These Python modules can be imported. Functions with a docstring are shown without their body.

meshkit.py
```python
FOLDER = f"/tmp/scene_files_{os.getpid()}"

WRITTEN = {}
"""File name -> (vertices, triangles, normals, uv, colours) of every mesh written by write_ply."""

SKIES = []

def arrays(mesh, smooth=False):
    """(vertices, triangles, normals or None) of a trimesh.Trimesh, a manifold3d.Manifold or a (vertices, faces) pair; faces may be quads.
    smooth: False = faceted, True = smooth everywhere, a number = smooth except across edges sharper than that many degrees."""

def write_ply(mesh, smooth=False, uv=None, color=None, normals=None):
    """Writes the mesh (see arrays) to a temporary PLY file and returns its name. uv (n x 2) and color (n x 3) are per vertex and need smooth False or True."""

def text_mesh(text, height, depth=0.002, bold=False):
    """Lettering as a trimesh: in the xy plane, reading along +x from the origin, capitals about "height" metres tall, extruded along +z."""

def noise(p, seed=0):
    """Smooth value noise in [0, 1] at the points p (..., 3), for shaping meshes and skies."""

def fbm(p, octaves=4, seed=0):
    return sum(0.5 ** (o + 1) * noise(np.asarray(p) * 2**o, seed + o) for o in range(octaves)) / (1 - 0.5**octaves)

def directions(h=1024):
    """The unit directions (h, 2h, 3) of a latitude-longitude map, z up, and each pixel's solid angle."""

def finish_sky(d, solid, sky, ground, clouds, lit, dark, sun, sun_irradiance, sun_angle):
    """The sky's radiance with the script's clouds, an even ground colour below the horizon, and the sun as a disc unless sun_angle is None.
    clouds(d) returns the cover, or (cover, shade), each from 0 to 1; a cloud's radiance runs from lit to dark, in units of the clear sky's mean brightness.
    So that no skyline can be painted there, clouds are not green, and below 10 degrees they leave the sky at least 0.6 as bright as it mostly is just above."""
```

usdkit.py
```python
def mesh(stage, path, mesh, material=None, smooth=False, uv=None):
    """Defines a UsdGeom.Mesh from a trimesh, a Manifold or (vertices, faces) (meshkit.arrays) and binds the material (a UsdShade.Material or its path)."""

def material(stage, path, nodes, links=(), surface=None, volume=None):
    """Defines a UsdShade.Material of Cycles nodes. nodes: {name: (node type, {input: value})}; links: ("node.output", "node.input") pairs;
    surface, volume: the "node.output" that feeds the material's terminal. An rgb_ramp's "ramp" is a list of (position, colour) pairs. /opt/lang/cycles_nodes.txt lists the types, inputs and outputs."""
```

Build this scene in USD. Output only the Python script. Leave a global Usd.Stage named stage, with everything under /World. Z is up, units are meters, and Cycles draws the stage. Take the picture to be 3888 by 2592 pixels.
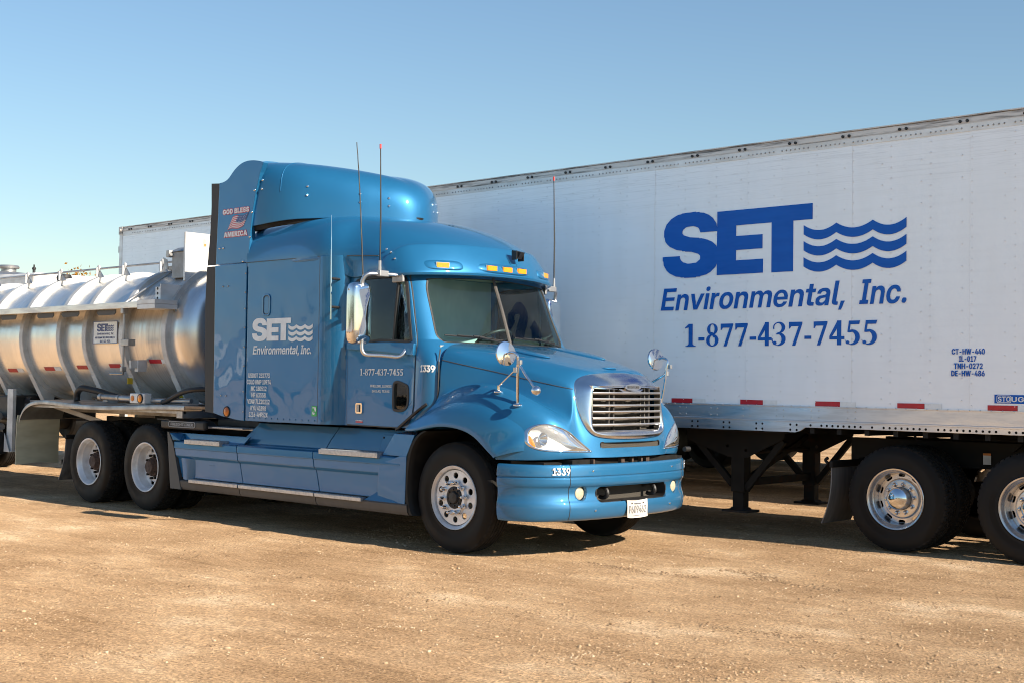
import math, random, glob
import numpy as np, trimesh, usdkit, meshkit
import manifold3d as m3
from scipy.interpolate import make_interp_spline, PchipInterpolator
from shapely import affinity, union_all, box as sbox
from shapely.geometry import Polygon, Point, LineString, MultiPolygon
from pxr import Usd, UsdGeom, UsdShade, UsdLux, Sdf, Gf, Vt

random.seed(7); rng = np.random.default_rng(7)
stage = Usd.Stage.CreateInMemory()
UsdGeom.SetStageUpAxis(stage, 'Z'); UsdGeom.SetStageMetersPerUnit(stage, 1.0)
UsdGeom.Xform.Define(stage, '/World'); UsdGeom.Scope.Define(stage, '/World/Looks')
V = np.array

# ---------------------------------------------------------------- camera, sky, sun
EXPOSURE = 1.0
SUN_EL, SUN_AZ = math.radians(29.5), math.radians(4.0)        # direction towards the sun; azimuth from +x towards +y
SKY_STRENGTH, SUN_INT = 0.069, 1.22
cam = UsdGeom.Camera.Define(stage, '/World/camera')
YAW, PITCH, ROLL = math.radians(132.86338141), math.radians(1.7695231), math.radians(0.77612512)
d = V([math.cos(YAW)*math.cos(PITCH), math.sin(YAW)*math.cos(PITCH), math.sin(PITCH)])
r0 = V([math.sin(YAW), -math.cos(YAW), 0]); u0 = np.cross(r0, d)
rr_, uu_ = math.cos(ROLL)*r0+math.sin(ROLL)*u0, -math.sin(ROLL)*r0+math.cos(ROLL)*u0
CAM = V([8.71453076, -9.80058448, 1.59138355])
M = np.eye(4); M[0, :3], M[1, :3], M[2, :3], M[3, :3] = rr_, uu_, -d, CAM
cam.AddTransformOp().Set(Gf.Matrix4d(M.tolist()))
cam.CreateHorizontalApertureAttr(36.0); cam.CreateFocalLengthAttr(36.0*4969.51/3888)
cam.CreateFStopAttr(0.0); cam.CreateExposureAttr(EXPOSURE)
cam.CreateClippingRangeAttr(Gf.Vec2f(0.05, 5000))

sun_dir = V([math.cos(SUN_EL)*math.cos(SUN_AZ), math.cos(SUN_EL)*math.sin(SUN_AZ), math.sin(SUN_EL)])
dome = UsdLux.DomeLight.Define(stage, '/World/sky')
sky_mat = usdkit.material(stage, '/World/Looks/sky', {
    'sky': ('sky_texture', {'sky_type': 'single_scattering', 'sun_disc': False, 'sun_elevation': SUN_EL,
            'sun_rotation': math.atan2(sun_dir[0], sun_dir[1]), 'altitude': 200.0, 'air_density': 1.45, 'aerosol_density': 0.15, 'ozone_density': 4.8}),
    'bg': ('background_shader', {'strength': SKY_STRENGTH})}, [('sky.color', 'bg.color')], surface='bg.background')
UsdShade.MaterialBindingAPI.Apply(dome.GetPrim()).Bind(sky_mat)
dome.GetPrim().SetCustomDataByKey('kind', 'structure')
sun = UsdLux.DistantLight.Define(stage, '/World/sun')
sun.CreateNormalizeAttr(True); sun.CreateIntensityAttr(SUN_INT); sun.CreateAngleAttr(0.53); sun.CreateColorAttr(Gf.Vec3f(1.0, 0.90, 0.76))
zl = sun_dir; xl = np.cross([0, 0, 1], zl); xl /= np.linalg.norm(xl); yl = np.cross(zl, xl)
Ms = np.eye(4); Ms[0, :3], Ms[1, :3], Ms[2, :3] = xl, yl, zl
sun.AddTransformOp().Set(Gf.Matrix4d(Ms.tolist()))

# ---------------------------------------------------------------- helpers: objects
taken, base_of = set(), {}
def numbered(path):
    if path not in taken:
        taken.add(path); return path
    k = 1
    while f'{path}_{k:03d}' in taken: k += 1
    p = f'{path}_{k:03d}'; taken.add(p); return p
def tag(prim, label=None, cat=None, group=None, kind=None):
    for k, v in (('label', label), ('category', cat), ('group', group), ('kind', kind)):
        if v: prim.SetCustomDataByKey(k, v)
    return prim
def thing(name, label, cat, base=(0, 0, 0), group=None):
    p = numbered('/World/'+name); x = UsdGeom.Xform.Define(stage, p); x.AddTranslateOp().Set(Gf.Vec3d(*map(float, base)))
    base_of[p] = V(base, float)
    return tag(x.GetPrim(), label, cat, group)
def each(name, meshes, mat, parent, smooth=32):
    return [obj(name, m, mat, parent, smooth) for m in meshes]
def tomesh(m):
    if isinstance(m, trimesh.Trimesh): return m
    if isinstance(m, (list,)) and len(m) and not np.isscalar(m[0]): return trimesh.util.concatenate([tomesh(x) for x in m])
    v, f, _ = meshkit.arrays(m); return trimesh.Trimesh(v, f, process=False)
def obj(name, mesh, mat, parent=None, smooth=32, label=None, kind=None):
    m = tomesh(mesh); pp = str(parent.GetPath()) if parent is not None else '/World'
    p = numbered(pp+'/'+name); b = base_of.get(pp, np.zeros(3)); base_of[p] = b
    m = trimesh.Trimesh(np.array(m.vertices)-b, np.array(m.faces), process=False)
    if smooth is not False and smooth is not True: m.merge_vertices(digits_vertex=6)
    g = usdkit.mesh(stage, p, m, MAT[mat], smooth=smooth)
    return tag(g.GetPrim(), label, None, None, kind)

# ---------------------------------------------------------------- helpers: shapes
def bx(x0, x1, y0, y1, z0, z1):
    m = trimesh.creation.box([abs(x1-x0), abs(y1-y0), abs(z1-z0)]); m.apply_translation([(x0+x1)/2, (y0+y1)/2, (z0+z1)/2]); return m
def rbx(x0, x1, y0, y1, z0, z1, r=.01, n=2):
    """box with rounded edges"""
    x0, x1 = sorted((x0, x1)); y0, y1 = sorted((y0, y1)); z0, z1 = sorted((z0, z1))
    r = min(r, (x1-x0)/2.01, (y1-y0)/2.01, (z1-z0)/2.01)
    s = trimesh.creation.icosphere(n, r); P = []
    for x in (x0+r, x1-r):
        for y in (y0+r, y1-r):
            for z in (z0+r, z1-r): P.append(s.vertices+[x, y, z])
    return trimesh.convex.convex_hull(np.vstack(P))
def hull(pts): return trimesh.convex.convex_hull(np.asarray(pts, float))
def bar(a, b, w, h, up=(0, 0, 1)):
    a, b = V(a, float), V(b, float); t = b-a; L = np.linalg.norm(t); t /= L
    s = np.cross(t, up); s = s/np.linalg.norm(s) if np.linalg.norm(s) > 1e-6 else V([1., 0, 0]); n = np.cross(s, t)
    T = np.eye(4); T[:3, 0], T[:3, 1], T[:3, 2], T[:3, 3] = t, s, n, (a+b)/2
    m = trimesh.creation.box([L, w, h]); m.apply_transform(T); return m
def spl(pts, n, k=3):
    pts = np.asarray(pts, float)
    if len(pts) <= 2: return np.linspace(pts[0], pts[-1], n)
    t = np.r_[0, np.cumsum(np.linalg.norm(np.diff(pts, axis=0), axis=1))]; t /= t[-1]
    return make_interp_spline(t, pts, k=min(k, len(pts)-1))(np.linspace(0, 1, n))
def tube(path, r, n=10, cap=True):
    P = np.asarray(path, float); N = len(P); r = np.broadcast_to(np.asarray(r, float), (N,))
    T = np.gradient(P, axis=0); T /= np.maximum(np.linalg.norm(T, axis=1, keepdims=True), 1e-9)
    up = V([0, 0, 1.]) if abs(T[0, 2]) < .9 else V([1., 0, 0]); s = np.cross(T[0], up); s /= np.linalg.norm(s); vs = []
    for i in range(N):
        s = s-T[i]*(s@T[i]); s /= np.linalg.norm(s); b = np.cross(T[i], s); a = np.linspace(0, 2*np.pi, n, endpoint=False)
        vs.append(P[i]+r[i]*(np.cos(a)[:, None]*s+np.sin(a)[:, None]*b))
    v = np.vstack(vs); f = []
    for i in range(N-1):
        for j in range(n):
            k = (j+1) % n; f += [[i*n+j, i*n+k, (i+1)*n+k], [i*n+j, (i+1)*n+k, (i+1)*n+j]]
    if cap:
        v = np.vstack([v, P[0], P[-1]])
        for j in range(n):
            k = (j+1) % n; f += [[N*n, k, j], [N*n+1, (N-1)*n+j, (N-1)*n+k]]
    return trimesh.Trimesh(v, f, process=False)
def cyl(a, b, r, n=24): return tube([a, b], r, n)
def gridmesh(P, flip=False, closed_u=False):
    nv, nu = P.shape[:2]; I = np.arange(nv*nu).reshape(nv, nu)
    if closed_u: I = np.hstack([I, I[:, :1]])
    a, b, c, e = I[:-1, :-1].ravel(), I[:-1, 1:].ravel(), I[1:, 1:].ravel(), I[1:, :-1].ravel()
    f = np.vstack([np.c_[a, b, c], np.c_[a, c, e]])
    if flip: f = f[:, ::-1]
    return trimesh.Trimesh(P.reshape(-1, 3), f, process=False)
def patch(ctrl, nv, nu, k=3):
    """smooth surface through a net of points"""
    C = np.asarray(ctrl, float)
    C = make_interp_spline(np.linspace(0, 1, C.shape[0]), C, k=min(k, C.shape[0]-1), axis=0)(np.linspace(0, 1, nv))
    return make_interp_spline(np.linspace(0, 1, C.shape[1]), C, k=min(k, C.shape[1]-1), axis=1)(np.linspace(0, 1, nu))
def mirror_y(P):
    """net from the centre (u=0, y=0) outwards on the near side (y<0) -> whole width"""
    Q = P[:, 1:][:, ::-1].copy(); Q[..., 1] *= -1; return np.concatenate([Q, P], 1)
def solid(P, t):
    """closed shell of thickness t under the surface net P"""
    nv, nu = P.shape[:2]
    du, dv = np.gradient(P, axis=1), np.gradient(P, axis=0); n = np.cross(du, dv); L = np.linalg.norm(n, axis=2, keepdims=True); n = n/np.maximum(L, 1e-12)
    I = np.arange(nv*nu).reshape(nv, nu); J = I+nv*nu
    def quads(A):
        a, b, c, e = A[:-1, :-1].ravel(), A[:-1, 1:].ravel(), A[1:, 1:].ravel(), A[1:, :-1].ravel(); return np.vstack([np.c_[a, b, c], np.c_[a, c, e]])
    f = [quads(I), quads(J)[:, ::-1]]
    for A, B in ((I[0], J[0]), (I[-1][::-1], J[-1][::-1]), (I[:, -1], J[:, -1]), (I[:, 0][::-1], J[:, 0][::-1])):
        f += [np.c_[A[:-1], B[1:], A[1:]], np.c_[A[:-1], B[:-1], B[1:]]]
    m = trimesh.Trimesh(np.vstack([P.reshape(-1, 3), (P-n*t).reshape(-1, 3)]), np.vstack(f), process=False)
    if m.volume < 0: m = trimesh.Trimesh(m.vertices, m.faces[:, ::-1], process=False)
    return m
def mani(m):
    m = tomesh(m).copy(); m.merge_vertices(digits_vertex=6)
    if m.volume < 0: m.invert()
    return m3.Manifold(m3.Mesh(vert_properties=np.asarray(m.vertices, np.float32), tri_verts=np.asarray(m.faces, np.uint32)))
def cut(m, *tools):
    a = mani(m)
    for t in tools: a = a-mani(t)
    return tomesh(a)
AX = {'x': (V([0, 1., 0]), V([0, 0, 1.]), V([1., 0, 0])), 'y': (V([1., 0, 0]), V([0, 0, 1.]), V([0, 1., 0])), 'z': (V([1., 0, 0]), V([0, 1., 0]), V([0, 0, 1.]))}
def polys(s): return [g for g in getattr(s, 'geoms', [s]) if g.area > 1e-9]
def extr(shape, axis, a, b):
    """shapely shape drawn in the plane across the axis, extruded from a to b along it"""
    e1, e2, e3 = AX[axis]; out = []
    if not hasattr(shape, 'area'): shape = Polygon(shape)
    for g in polys(shape):
        m = trimesh.creation.extrude_polygon(g, 1.0, engine='earcut'); v = m.vertices
        w = v[:, :1]*e1+v[:, 1:2]*e2+(a+(b-a)*v[:, 2:])*e3
        q = trimesh.Trimesh(w, m.faces, process=False)
        if q.volume < 0: q.invert()
        out.append(q)
    return trimesh.util.concatenate(out)
def rrect(x0, x1, z0, z1, r, n=6): return sbox(x0+r, z0+r, x1-r, z1-r).buffer(r, quad_segs=n)
def smoothpoly(pts, n=12):
    """closed smooth outline through the points"""
    p = np.asarray(pts, float); p = np.vstack([p[-3:], p, p[:3]]); t = np.arange(len(p)); s = make_interp_spline(t, p, k=3)(np.linspace(3, len(p)-3, n*(len(p)-6)+1)[:-1])
    return Polygon(s).buffer(0)
def lathe(prof, axis='y', n=48, at=(0, 0, 0)):
    """profile of (distance along the axis, radius)"""
    e1, e2, e3 = AX[axis]; a = np.linspace(0, 2*np.pi, n, endpoint=False); pr = np.asarray(prof, float)
    P = pr[:, None, :1]*e3+pr[:, None, 1:2]*(np.cos(a)[None, :, None]*e1+np.sin(a)[None, :, None]*e2)+V(at, float)
    return gridmesh(P, closed_u=True)
def sph(c, r, n=2, sc=(1, 1, 1)):
    s = trimesh.creation.icosphere(n, 1.0); s.apply_scale(V(sc, float)*r); s.apply_translation(c); return s
def rivet(n=6, r=.008, h=.004, axis='y', sgn=-1):
    """low dome"""
    a = np.linspace(0, 2*np.pi, n, endpoint=False); e1, e2, e3 = AX[axis]
    v = [r*(math.cos(t)*e1+math.sin(t)*e2) for t in a]+[.55*r*(math.cos(t)*e1+math.sin(t)*e2)+sgn*h*e3 for t in a]+[sgn*h*1.15*e3]
    f = []
    for i in range(n):
        j = (i+1) % n; f += [[i, j, n+j], [i, n+j, n+i], [n+i, n+j, 2*n]]
    m = trimesh.Trimesh(v, f, process=False); nn = m.face_normals[-1]@e3*sgn
    if nn < 0: m.invert()
    return m
def many(proto, pts):
    pts = np.asarray(pts, float); v = (proto.vertices[None]+pts[:, None]).reshape(-1, 3); k = len(proto.vertices)
    f = (proto.faces[None]+(np.arange(len(pts))*k)[:, None, None]).reshape(-1, 3); return trimesh.Trimesh(v, f, process=False)

# ---------------------------------------------------------------- helpers: lettering
from PIL import Image, ImageDraw, ImageFont
FONT = glob.glob('/opt/blender-*/*/datafiles/fonts/Inter.woff2')[0]
def glyphs(text, weight=700, opsz=32, track=0.0):
    """shapely outline of a line of text, capitals one unit tall, starting at x=0"""
    S = 150; font = ImageFont.truetype(FONT, S); font.set_variation_by_axes([opsz, weight]); x = 0.; out = []
    for ch in text:
        adv = font.getlength(ch)
        if ch != ' ':
            b = font.getbbox(ch, anchor='ls'); im = Image.new('L', (b[2]-b[0]+8, b[3]-b[1]+8)); ImageDraw.Draw(im).text((4-b[0], 4-b[1]), ch, 255, font, anchor='ls')
            on = np.pad(np.asarray(im) > 127, ((0, 0), (1, 1))).astype(np.int8); rows, st = np.nonzero(np.diff(on, axis=1) == 1); en = np.nonzero(np.diff(on, axis=1) == -1)[1]
            s = union_all(sbox(st, -rows-1., en, -rows)).buffer(.8).buffer(-.8).simplify(.75)
            out.append(affinity.translate(s, x+b[0]-4, 4-b[1]))
        x += adv+track*S
    s = union_all(out); k = 1/(S*.727); return affinity.scale(s, k, k, origin=(0, 0))
def ell(cx, cy, a, b): return affinity.scale(Point(cx, cy).buffer(1, quad_segs=16), a, b)
def fitbox(s, x0, x1, y0, y1, shear=0.):
    if shear: s = affinity.affine_transform(s, [1, shear, 0, 1, 0, 0])
    a, b, c, e = s.bounds; return affinity.translate(affinity.scale(affinity.translate(s, -a, -b), (x1-x0)/(c-a), (y1-y0)/(e-b), origin=(0, 0)), x0, y0)
def serif_digit(ch):
    """bold serif figures, one unit tall, about 0.6 wide"""
    P = Polygon
    if ch == '1': return union_all([sbox(.22, .04, .40, 1), P([(.22, 1), (.40, 1), (.40, .9), (.05, .80), (.05, .84)]), sbox(.08, 0, .54, .045), P([(.15, .04), (.22, .12), (.40, .12), (.47, .04)])])
    if ch == '7': return union_all([P([(.04, .98), (.58, .98), (.58, .90), (.30, 0), (.17, 0), (.43, .80), (.04, .80)]), P([(.04, .98), (.04, .70), (.075, .70), (.13, .80), (.2, .82)])])
    if ch == '4': return union_all([sbox(.32, 0, .48, 1), P([(.34, 1), (.46, 1), (.46, .9), (.12, .34), (.02, .34), (.02, .36)]), sbox(.02, .23, .60, .355)])
    if ch == '8': return union_all([ell(.30, .745, .235, .255), ell(.30, .265, .275, .27)]).difference(union_all([ell(.30, .755, .10, .205), ell(.30, .255, .125, .215)])).union(P([(.2, .62), (.3, .62), (.47, .42), (.36, .38)]).intersection(ell(.3, .5, .2, .2)))
    if ch == '3':
        s = ell(.27, .76, .25, .24).difference(ell(.22, .75, .155, .195)).union(ell(.25, .275, .29, .275).difference(ell(.19, .265, .185, .225)))
        s = s.difference(P([(-.1, .30), (.18, .30), (.22, .45), (.17, .70), (-.1, .68)])); return union_all([s, ell(.09, .12, .075, .075), P([(.14, .50), (.3, .56), (.36, .50), (.3, .47), (.14, .47)])])
    if ch == '5':
        s = ell(.26, .31, .29, .31).difference(ell(.18, .30, .20, .25)).difference(P([(-.1, .22), (.16, .22), (.16, .7), (-.1, .7)]))
        return union_all([s, P([(.14, .98), (.56, .98), (.52, .83), (.14, .83)]), P([(.14, .98), (.22, .98), (.16, .55), (.08, .52)]), P([(.08, .52), (.3, .62), (.3, .52), (.14, .5)]), ell(.085, .11, .07, .07)])
    if ch == '-': return sbox(.03, .26, .30, .40)
    return sbox(0, 0, .1, .1)
def serif(text):
    x, out = 0., []
    for ch in text:
        out.append(affinity.translate(serif_digit(ch), x, 0)); x += .36 if ch == '-' else .64
    return union_all(out)
def set_word():
    """the SET lettering with a shared bar over E and T, about 1.888 wide and 0.724 tall"""
    S = fitbox(glyphs('S', 900, 32), 0, .745, 0, .724)
    E = union_all([sbox(.724, .012, .965, .70), sbox(.724, .535, 1.888, .70), sbox(.724, .27, 1.295, .42), sbox(.724, .012, 1.302, .16)])
    return union_all([S, E, sbox(1.405, .01, 1.663, .70)])
def waves(x0, x1, z, th=.095, dz=.165, depth=.062, n=3):
    w = [(0, .33), (.33, .685), (.685, 1.0)]; top = []
    for a, b in w:
        t = np.linspace(0, 1, 13)[:-1] if b < 1 else np.linspace(0, 1, 13)
        top += [(x0+(x1-x0)*(a+(b-a)*q), -depth*4*q*(1-q)) for q in t]
    top = V(top); out = []
    for k in range(n): out.append(Polygon(np.vstack([top+[0, z-k*dz], (top+[0, z-k*dz-th])[::-1]])))
    return union_all(out)
def sign_y(shape, y, th=.0025): return extr(shape, 'y', y-th, y+.001)       # lettering on a wall that faces -y
# ---------------------------------------------------------------- materials
MAT = {}
def mat(name, nodes, links, surface='p.BSDF', volume=None):
    MAT[name] = usdkit.material(stage, '/World/Looks/'+name, nodes, links, surface=surface, volume=volume); return MAT[name]
def worn(name, col, dark, rough=.5, metallic=0., scale=(6, 6, 6), lo=.35, hi=.7, bump=0., bscale=120., coat=0., drough=.15, detail=5., spec=.5, aniso=0.):
    """a surface whose colour and gloss drift between two tones"""
    n = {'tc': ('geometry', {}), 'm': ('mapping', {'scale': scale}), 'n': ('noise_texture', {'scale': 1.0, 'detail': detail, 'roughness': .6}),
         'r': ('rgb_ramp', {'ramp': [(lo, dark), (hi, col)]}), 'rr': ('map_range', {'from_min': .3, 'from_max': .7, 'to_min': rough+drough, 'to_max': max(rough-drough*.4, .02), 'clamp': True}),
         'p': ('principled_bsdf', {'metallic': metallic, 'coat_weight': coat, 'coat_roughness': .04, 'specular_ior_level': spec, 'anisotropic': aniso})}
    l = [('tc.position', 'm.vector'), ('m.vector', 'n.vector'), ('n.fac', 'r.fac'), ('n.fac', 'rr.value'), ('r.color', 'p.base_color'), ('rr.result', 'p.roughness')]
    if bump:
        n['n2'] = ('noise_texture', {'scale': bscale, 'detail': 4.}); n['b'] = ('bump', {'strength': bump, 'distance': .01})
        l += [('tc.position', 'n2.vector'), ('n2.fac', 'b.height'), ('b.normal', 'p.normal')]
    return mat(name, n, l)
# blue metallic paint: flakes under a clear coat, thin road dust low down, panels that are not quite flat
mat('blue_paint', {'g': ('geometry', {}), 'fl': ('noise_texture', {'scale': 900., 'detail': 1.}), 'flr': ('rgb_ramp', {'ramp': [(.35, (.006, .094, .215)), (.62, (.018, .150, .310))]}),
    'd': ('noise_texture', {'scale': 5., 'detail': 6., 'roughness': .65}), 'sep': ('separate_xyz', {}), 'h': ('map_range', {'from_min': .3, 'from_max': 1.2, 'to_min': .13, 'to_max': .0, 'clamp': True}),
    'dm': ('math', {'math_type': 'multiply'}), 'mx': ('mix', {'color2': (.22, .17, .13)}), 'ro': ('map_range', {'from_min': 0., 'from_max': .15, 'to_min': .47, 'to_max': .6, 'clamp': True}),
    'wob': ('noise_texture', {'scale': 2.6, 'detail': 1.}), 'bp': ('bump', {'strength': .17, 'distance': .05}), 'bv': ('bevel', {'samples': 4, 'radius': .012}),
    'p': ('principled_bsdf', {'metallic': .36, 'coat_weight': 1.0, 'coat_roughness': .03, 'coat_ior': 1.45, 'specular_ior_level': .2})},
    [('g.position', 'fl.vector'), ('fl.fac', 'flr.fac'), ('g.position', 'd.vector'), ('g.position', 'sep.vector'), ('sep.z', 'h.value'), ('h.result', 'dm.value1'), ('d.fac', 'dm.value2'), ('dm.value', 'mx.fac'),
     ('flr.color', 'mx.color1'), ('mx.color', 'p.base_color'), ('dm.value', 'ro.value'), ('ro.result', 'p.roughness'), ('g.position', 'wob.vector'), ('wob.fac', 'bp.height'), ('bv.bevel', 'bp.normal'), ('bp.normal', 'p.normal'), ('bp.normal', 'p.coat_normal')])
# the van trailer's white sheet: slightly buckled, streaked with dirt, scratched lengthwise near the top
mat('white_sheet', {'g': ('geometry', {}), 'ms': ('mapping', {'scale': (.9, 1., 14.)}), 'ns': ('noise_texture', {'scale': 1.6, 'detail': 8., 'roughness': .7}),
    'rs': ('rgb_ramp', {'ramp': [(.30, (.775, .775, .77)), (.46, (.80, .80, .80)), (.75, (.82, .82, .82))]}), 'mv': ('mapping', {'scale': (2.2, 1., .35)}), 'nv': ('noise_texture', {'scale': 2., 'detail': 6.}),
    'rv': ('rgb_ramp', {'ramp': [(.34, (.965, .962, .955)), (.55, (1, 1, 1))]}), 'mu': ('mix', {'mix_type': 'multiply', 'fac': .8}), 'w': ('noise_texture', {'scale': 1.0, 'detail': 2.}), 'mw': ('mapping', {'scale': (1.6, 1., .55)}),
    'b': ('bump', {'strength': .5, 'distance': .03}), 'sx': ('mapping', {'scale': (.35, 1., 34.), 'rotation': (0, .02, 0)}), 'sn': ('noise_texture', {'scale': 1.8, 'detail': 3., 'distortion': .4}), 'sr': ('rgb_ramp', {'ramp': [(.0, (0, 0, 0)), (.475, (0, 0, 0)), (.5, (1, 1, 1)), (.525, (0, 0, 0)), (1, (0, 0, 0))]}), 'sb': ('rgb_to_bw', {}), 'sz': ('separate_xyz', {}), 'zr': ('map_range', {'from_min': 3.35, 'from_max': 4.0, 'to_min': .0, 'to_max': .34, 'clamp': True}), 'zm': ('math', {'math_type': 'multiply'}), 'sm': ('mix', {'color2': (.30, .29, .28)}), 'rg': ('map_range', {'from_min': .3, 'from_max': .7, 'to_min': .24, 'to_max': .12, 'clamp': True}), 'p': ('principled_bsdf', {'specular_ior_level': .5})},
    [('g.position', 'ms.vector'), ('ms.vector', 'ns.vector'), ('ns.fac', 'rs.fac'), ('g.position', 'mv.vector'), ('mv.vector', 'nv.vector'), ('nv.fac', 'rv.fac'), ('rs.color', 'mu.color1'), ('rv.color', 'mu.color2'), ('g.position', 'sx.vector'), ('sx.vector', 'sn.vector'), ('sn.fac', 'sr.fac'), ('sr.color', 'sb.color'), ('g.position', 'sz.vector'), ('sz.z', 'zr.value'), ('zr.result', 'zm.value1'), ('sb.val', 'zm.value2'), ('zm.value', 'sm.fac'), ('mu.color', 'sm.color1'), ('sm.color', 'p.base_color'),
     ('g.position', 'mw.vector'), ('mw.vector', 'w.vector'), ('w.fac', 'b.height'), ('b.normal', 'p.normal'), ('ns.fac', 'rg.value'), ('rg.result', 'p.roughness')])
worn('white_paint', (.74, .74, .72), (.55, .53, .49), .35, scale=(3, 3, 7))
worn('dirty_white', (.66, .63, .58), (.40, .36, .31), .5, scale=(4, 4, 3))
worn('bright_aluminium', (.78, .77, .77), (.60, .59, .58), .36, 1., scale=(2.5, 2.5, 16), drough=.14)
worn('dull_aluminium', (.50, .50, .50), (.32, .31, .30), .42, .85, scale=(4, 4, 4), drough=.12)
worn('stained_aluminium', (.60, .55, .50), (.10, .092, .085), .5, .3, scale=(2.2, 5., 40.), lo=.30, hi=.52, detail=8.)
worn('tank_steel', (.84, .82, .79), (.68, .66, .62), .27, .86, scale=(3., .8, .8), drough=.10, bump=.04, bscale=5.)
worn('tank_scuffed', (.74, .71, .66), (.54, .50, .45), .36, .85, scale=(26., 1.2, 1.2), drough=.2)
worn('tank_ring', (.58, .58, .57), (.42, .41, .39), .5, .12, scale=(5, 5, 5), drough=.1)
worn('chrome', (.86, .86, .87), (.74, .74, .75), .05, 1., scale=(6, 6, 6), drough=.03)
worn('brushed_chrome', (.84, .84, .85), (.72, .72, .73), .17, 1., scale=(6, 6, 6), drough=.04)
worn('wheel_aluminium', (.70, .71, .73), (.52, .52, .53), .24, .95, scale=(8, 8, 8), drough=.1)
worn('wheel_satin', (.66, .67, .69), (.50, .50, .50), .38, .45, scale=(8, 8, 8), drough=.1)
worn('wheel_paint', (.78, .78, .79), (.56, .54, .52), .36, .15, scale=(8, 8, 8), drough=.1)
worn('tyre_rubber', (.0042, .0040, .0040), (.009, .0082, .0075), .55, scale=(7, 7, 7), bump=.12, bscale=90., spec=.2)
worn('tread_rubber', (.024, .021, .018), (.009, .0085, .008), .85, scale=(14, 14, 14), bump=.3, bscale=160., spec=.2)
worn('black_plastic', (.008, .008, .0085), (.018, .016, .015), .5, scale=(6, 6, 6))
worn('grey_plastic', (.045, .042, .040), (.08, .07, .06), .6, scale=(6, 6, 3))
worn('chassis_black', (.004, .004, .004), (.012, .010, .008), .6, scale=(9, 9, 9), spec=.25)
worn('rusty_black', (.009, .008, .007), (.045, .019, .010), .75, scale=(9, 9, 9), lo=.3, hi=.5)
worn('rubber_strip', (.020, .019, .018), (.045, .041, .037), .7, scale=(60, 60, 1.2))
worn('flap_rubber', (.07, .07, .072), (.16, .15, .14), .5, scale=(20, 20, 1.5))
worn('flap_tan', (.58, .54, .38), (.46, .42, .29), .75, scale=(2, 2.5, 9), bump=.06, bscale=60.)
worn('radiator', (.10, .085, .065), (.035, .03, .026), .6, .3, scale=(40, 40, 90))
worn('amber_lens', (.95, .36, .015), (.75, .22, .01), .15, scale=(40, 90, 90), spec=.8)
worn('amber_dark', (.62, .17, .02), (.40, .10, .01), .2, scale=(40, 40, 40))
worn('red_tape', (.46, .012, .020), (.34, .010, .016), .35, scale=(12, 12, 12))
worn('red_plastic', (.6, .03, .02), (.45, .02, .02), .4)
worn('pale_tape', (.74, .74, .73), (.62, .62, .60), .3, scale=(12, 12, 12))
worn('decal_blue', (.001, .080, .36), (.002, .095, .40), .3, scale=(2, 2, 9), spec=.25)
worn('decal_white', (.70, .70, .69), (.58, .58, .57), .4, scale=(10, 10, 10))
worn('decal_navy', (.03, .05, .16), (.05, .07, .18), .4)
worn('decal_red', (.55, .06, .08), (.45, .05, .07), .4)
worn('decal_green', (.02, .36, .08), (.015, .28, .06), .4)
worn('decal_black', (.03, .03, .03), (.05, .05, .05), .5)
worn('decal_grey', (.26, .26, .27), (.20, .20, .20), .5)
worn('orange_label', (.75, .25, .05), (.6, .2, .05), .5)
worn('yellow_label', (.80, .55, .03), (.6, .42, .03), .5)
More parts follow.
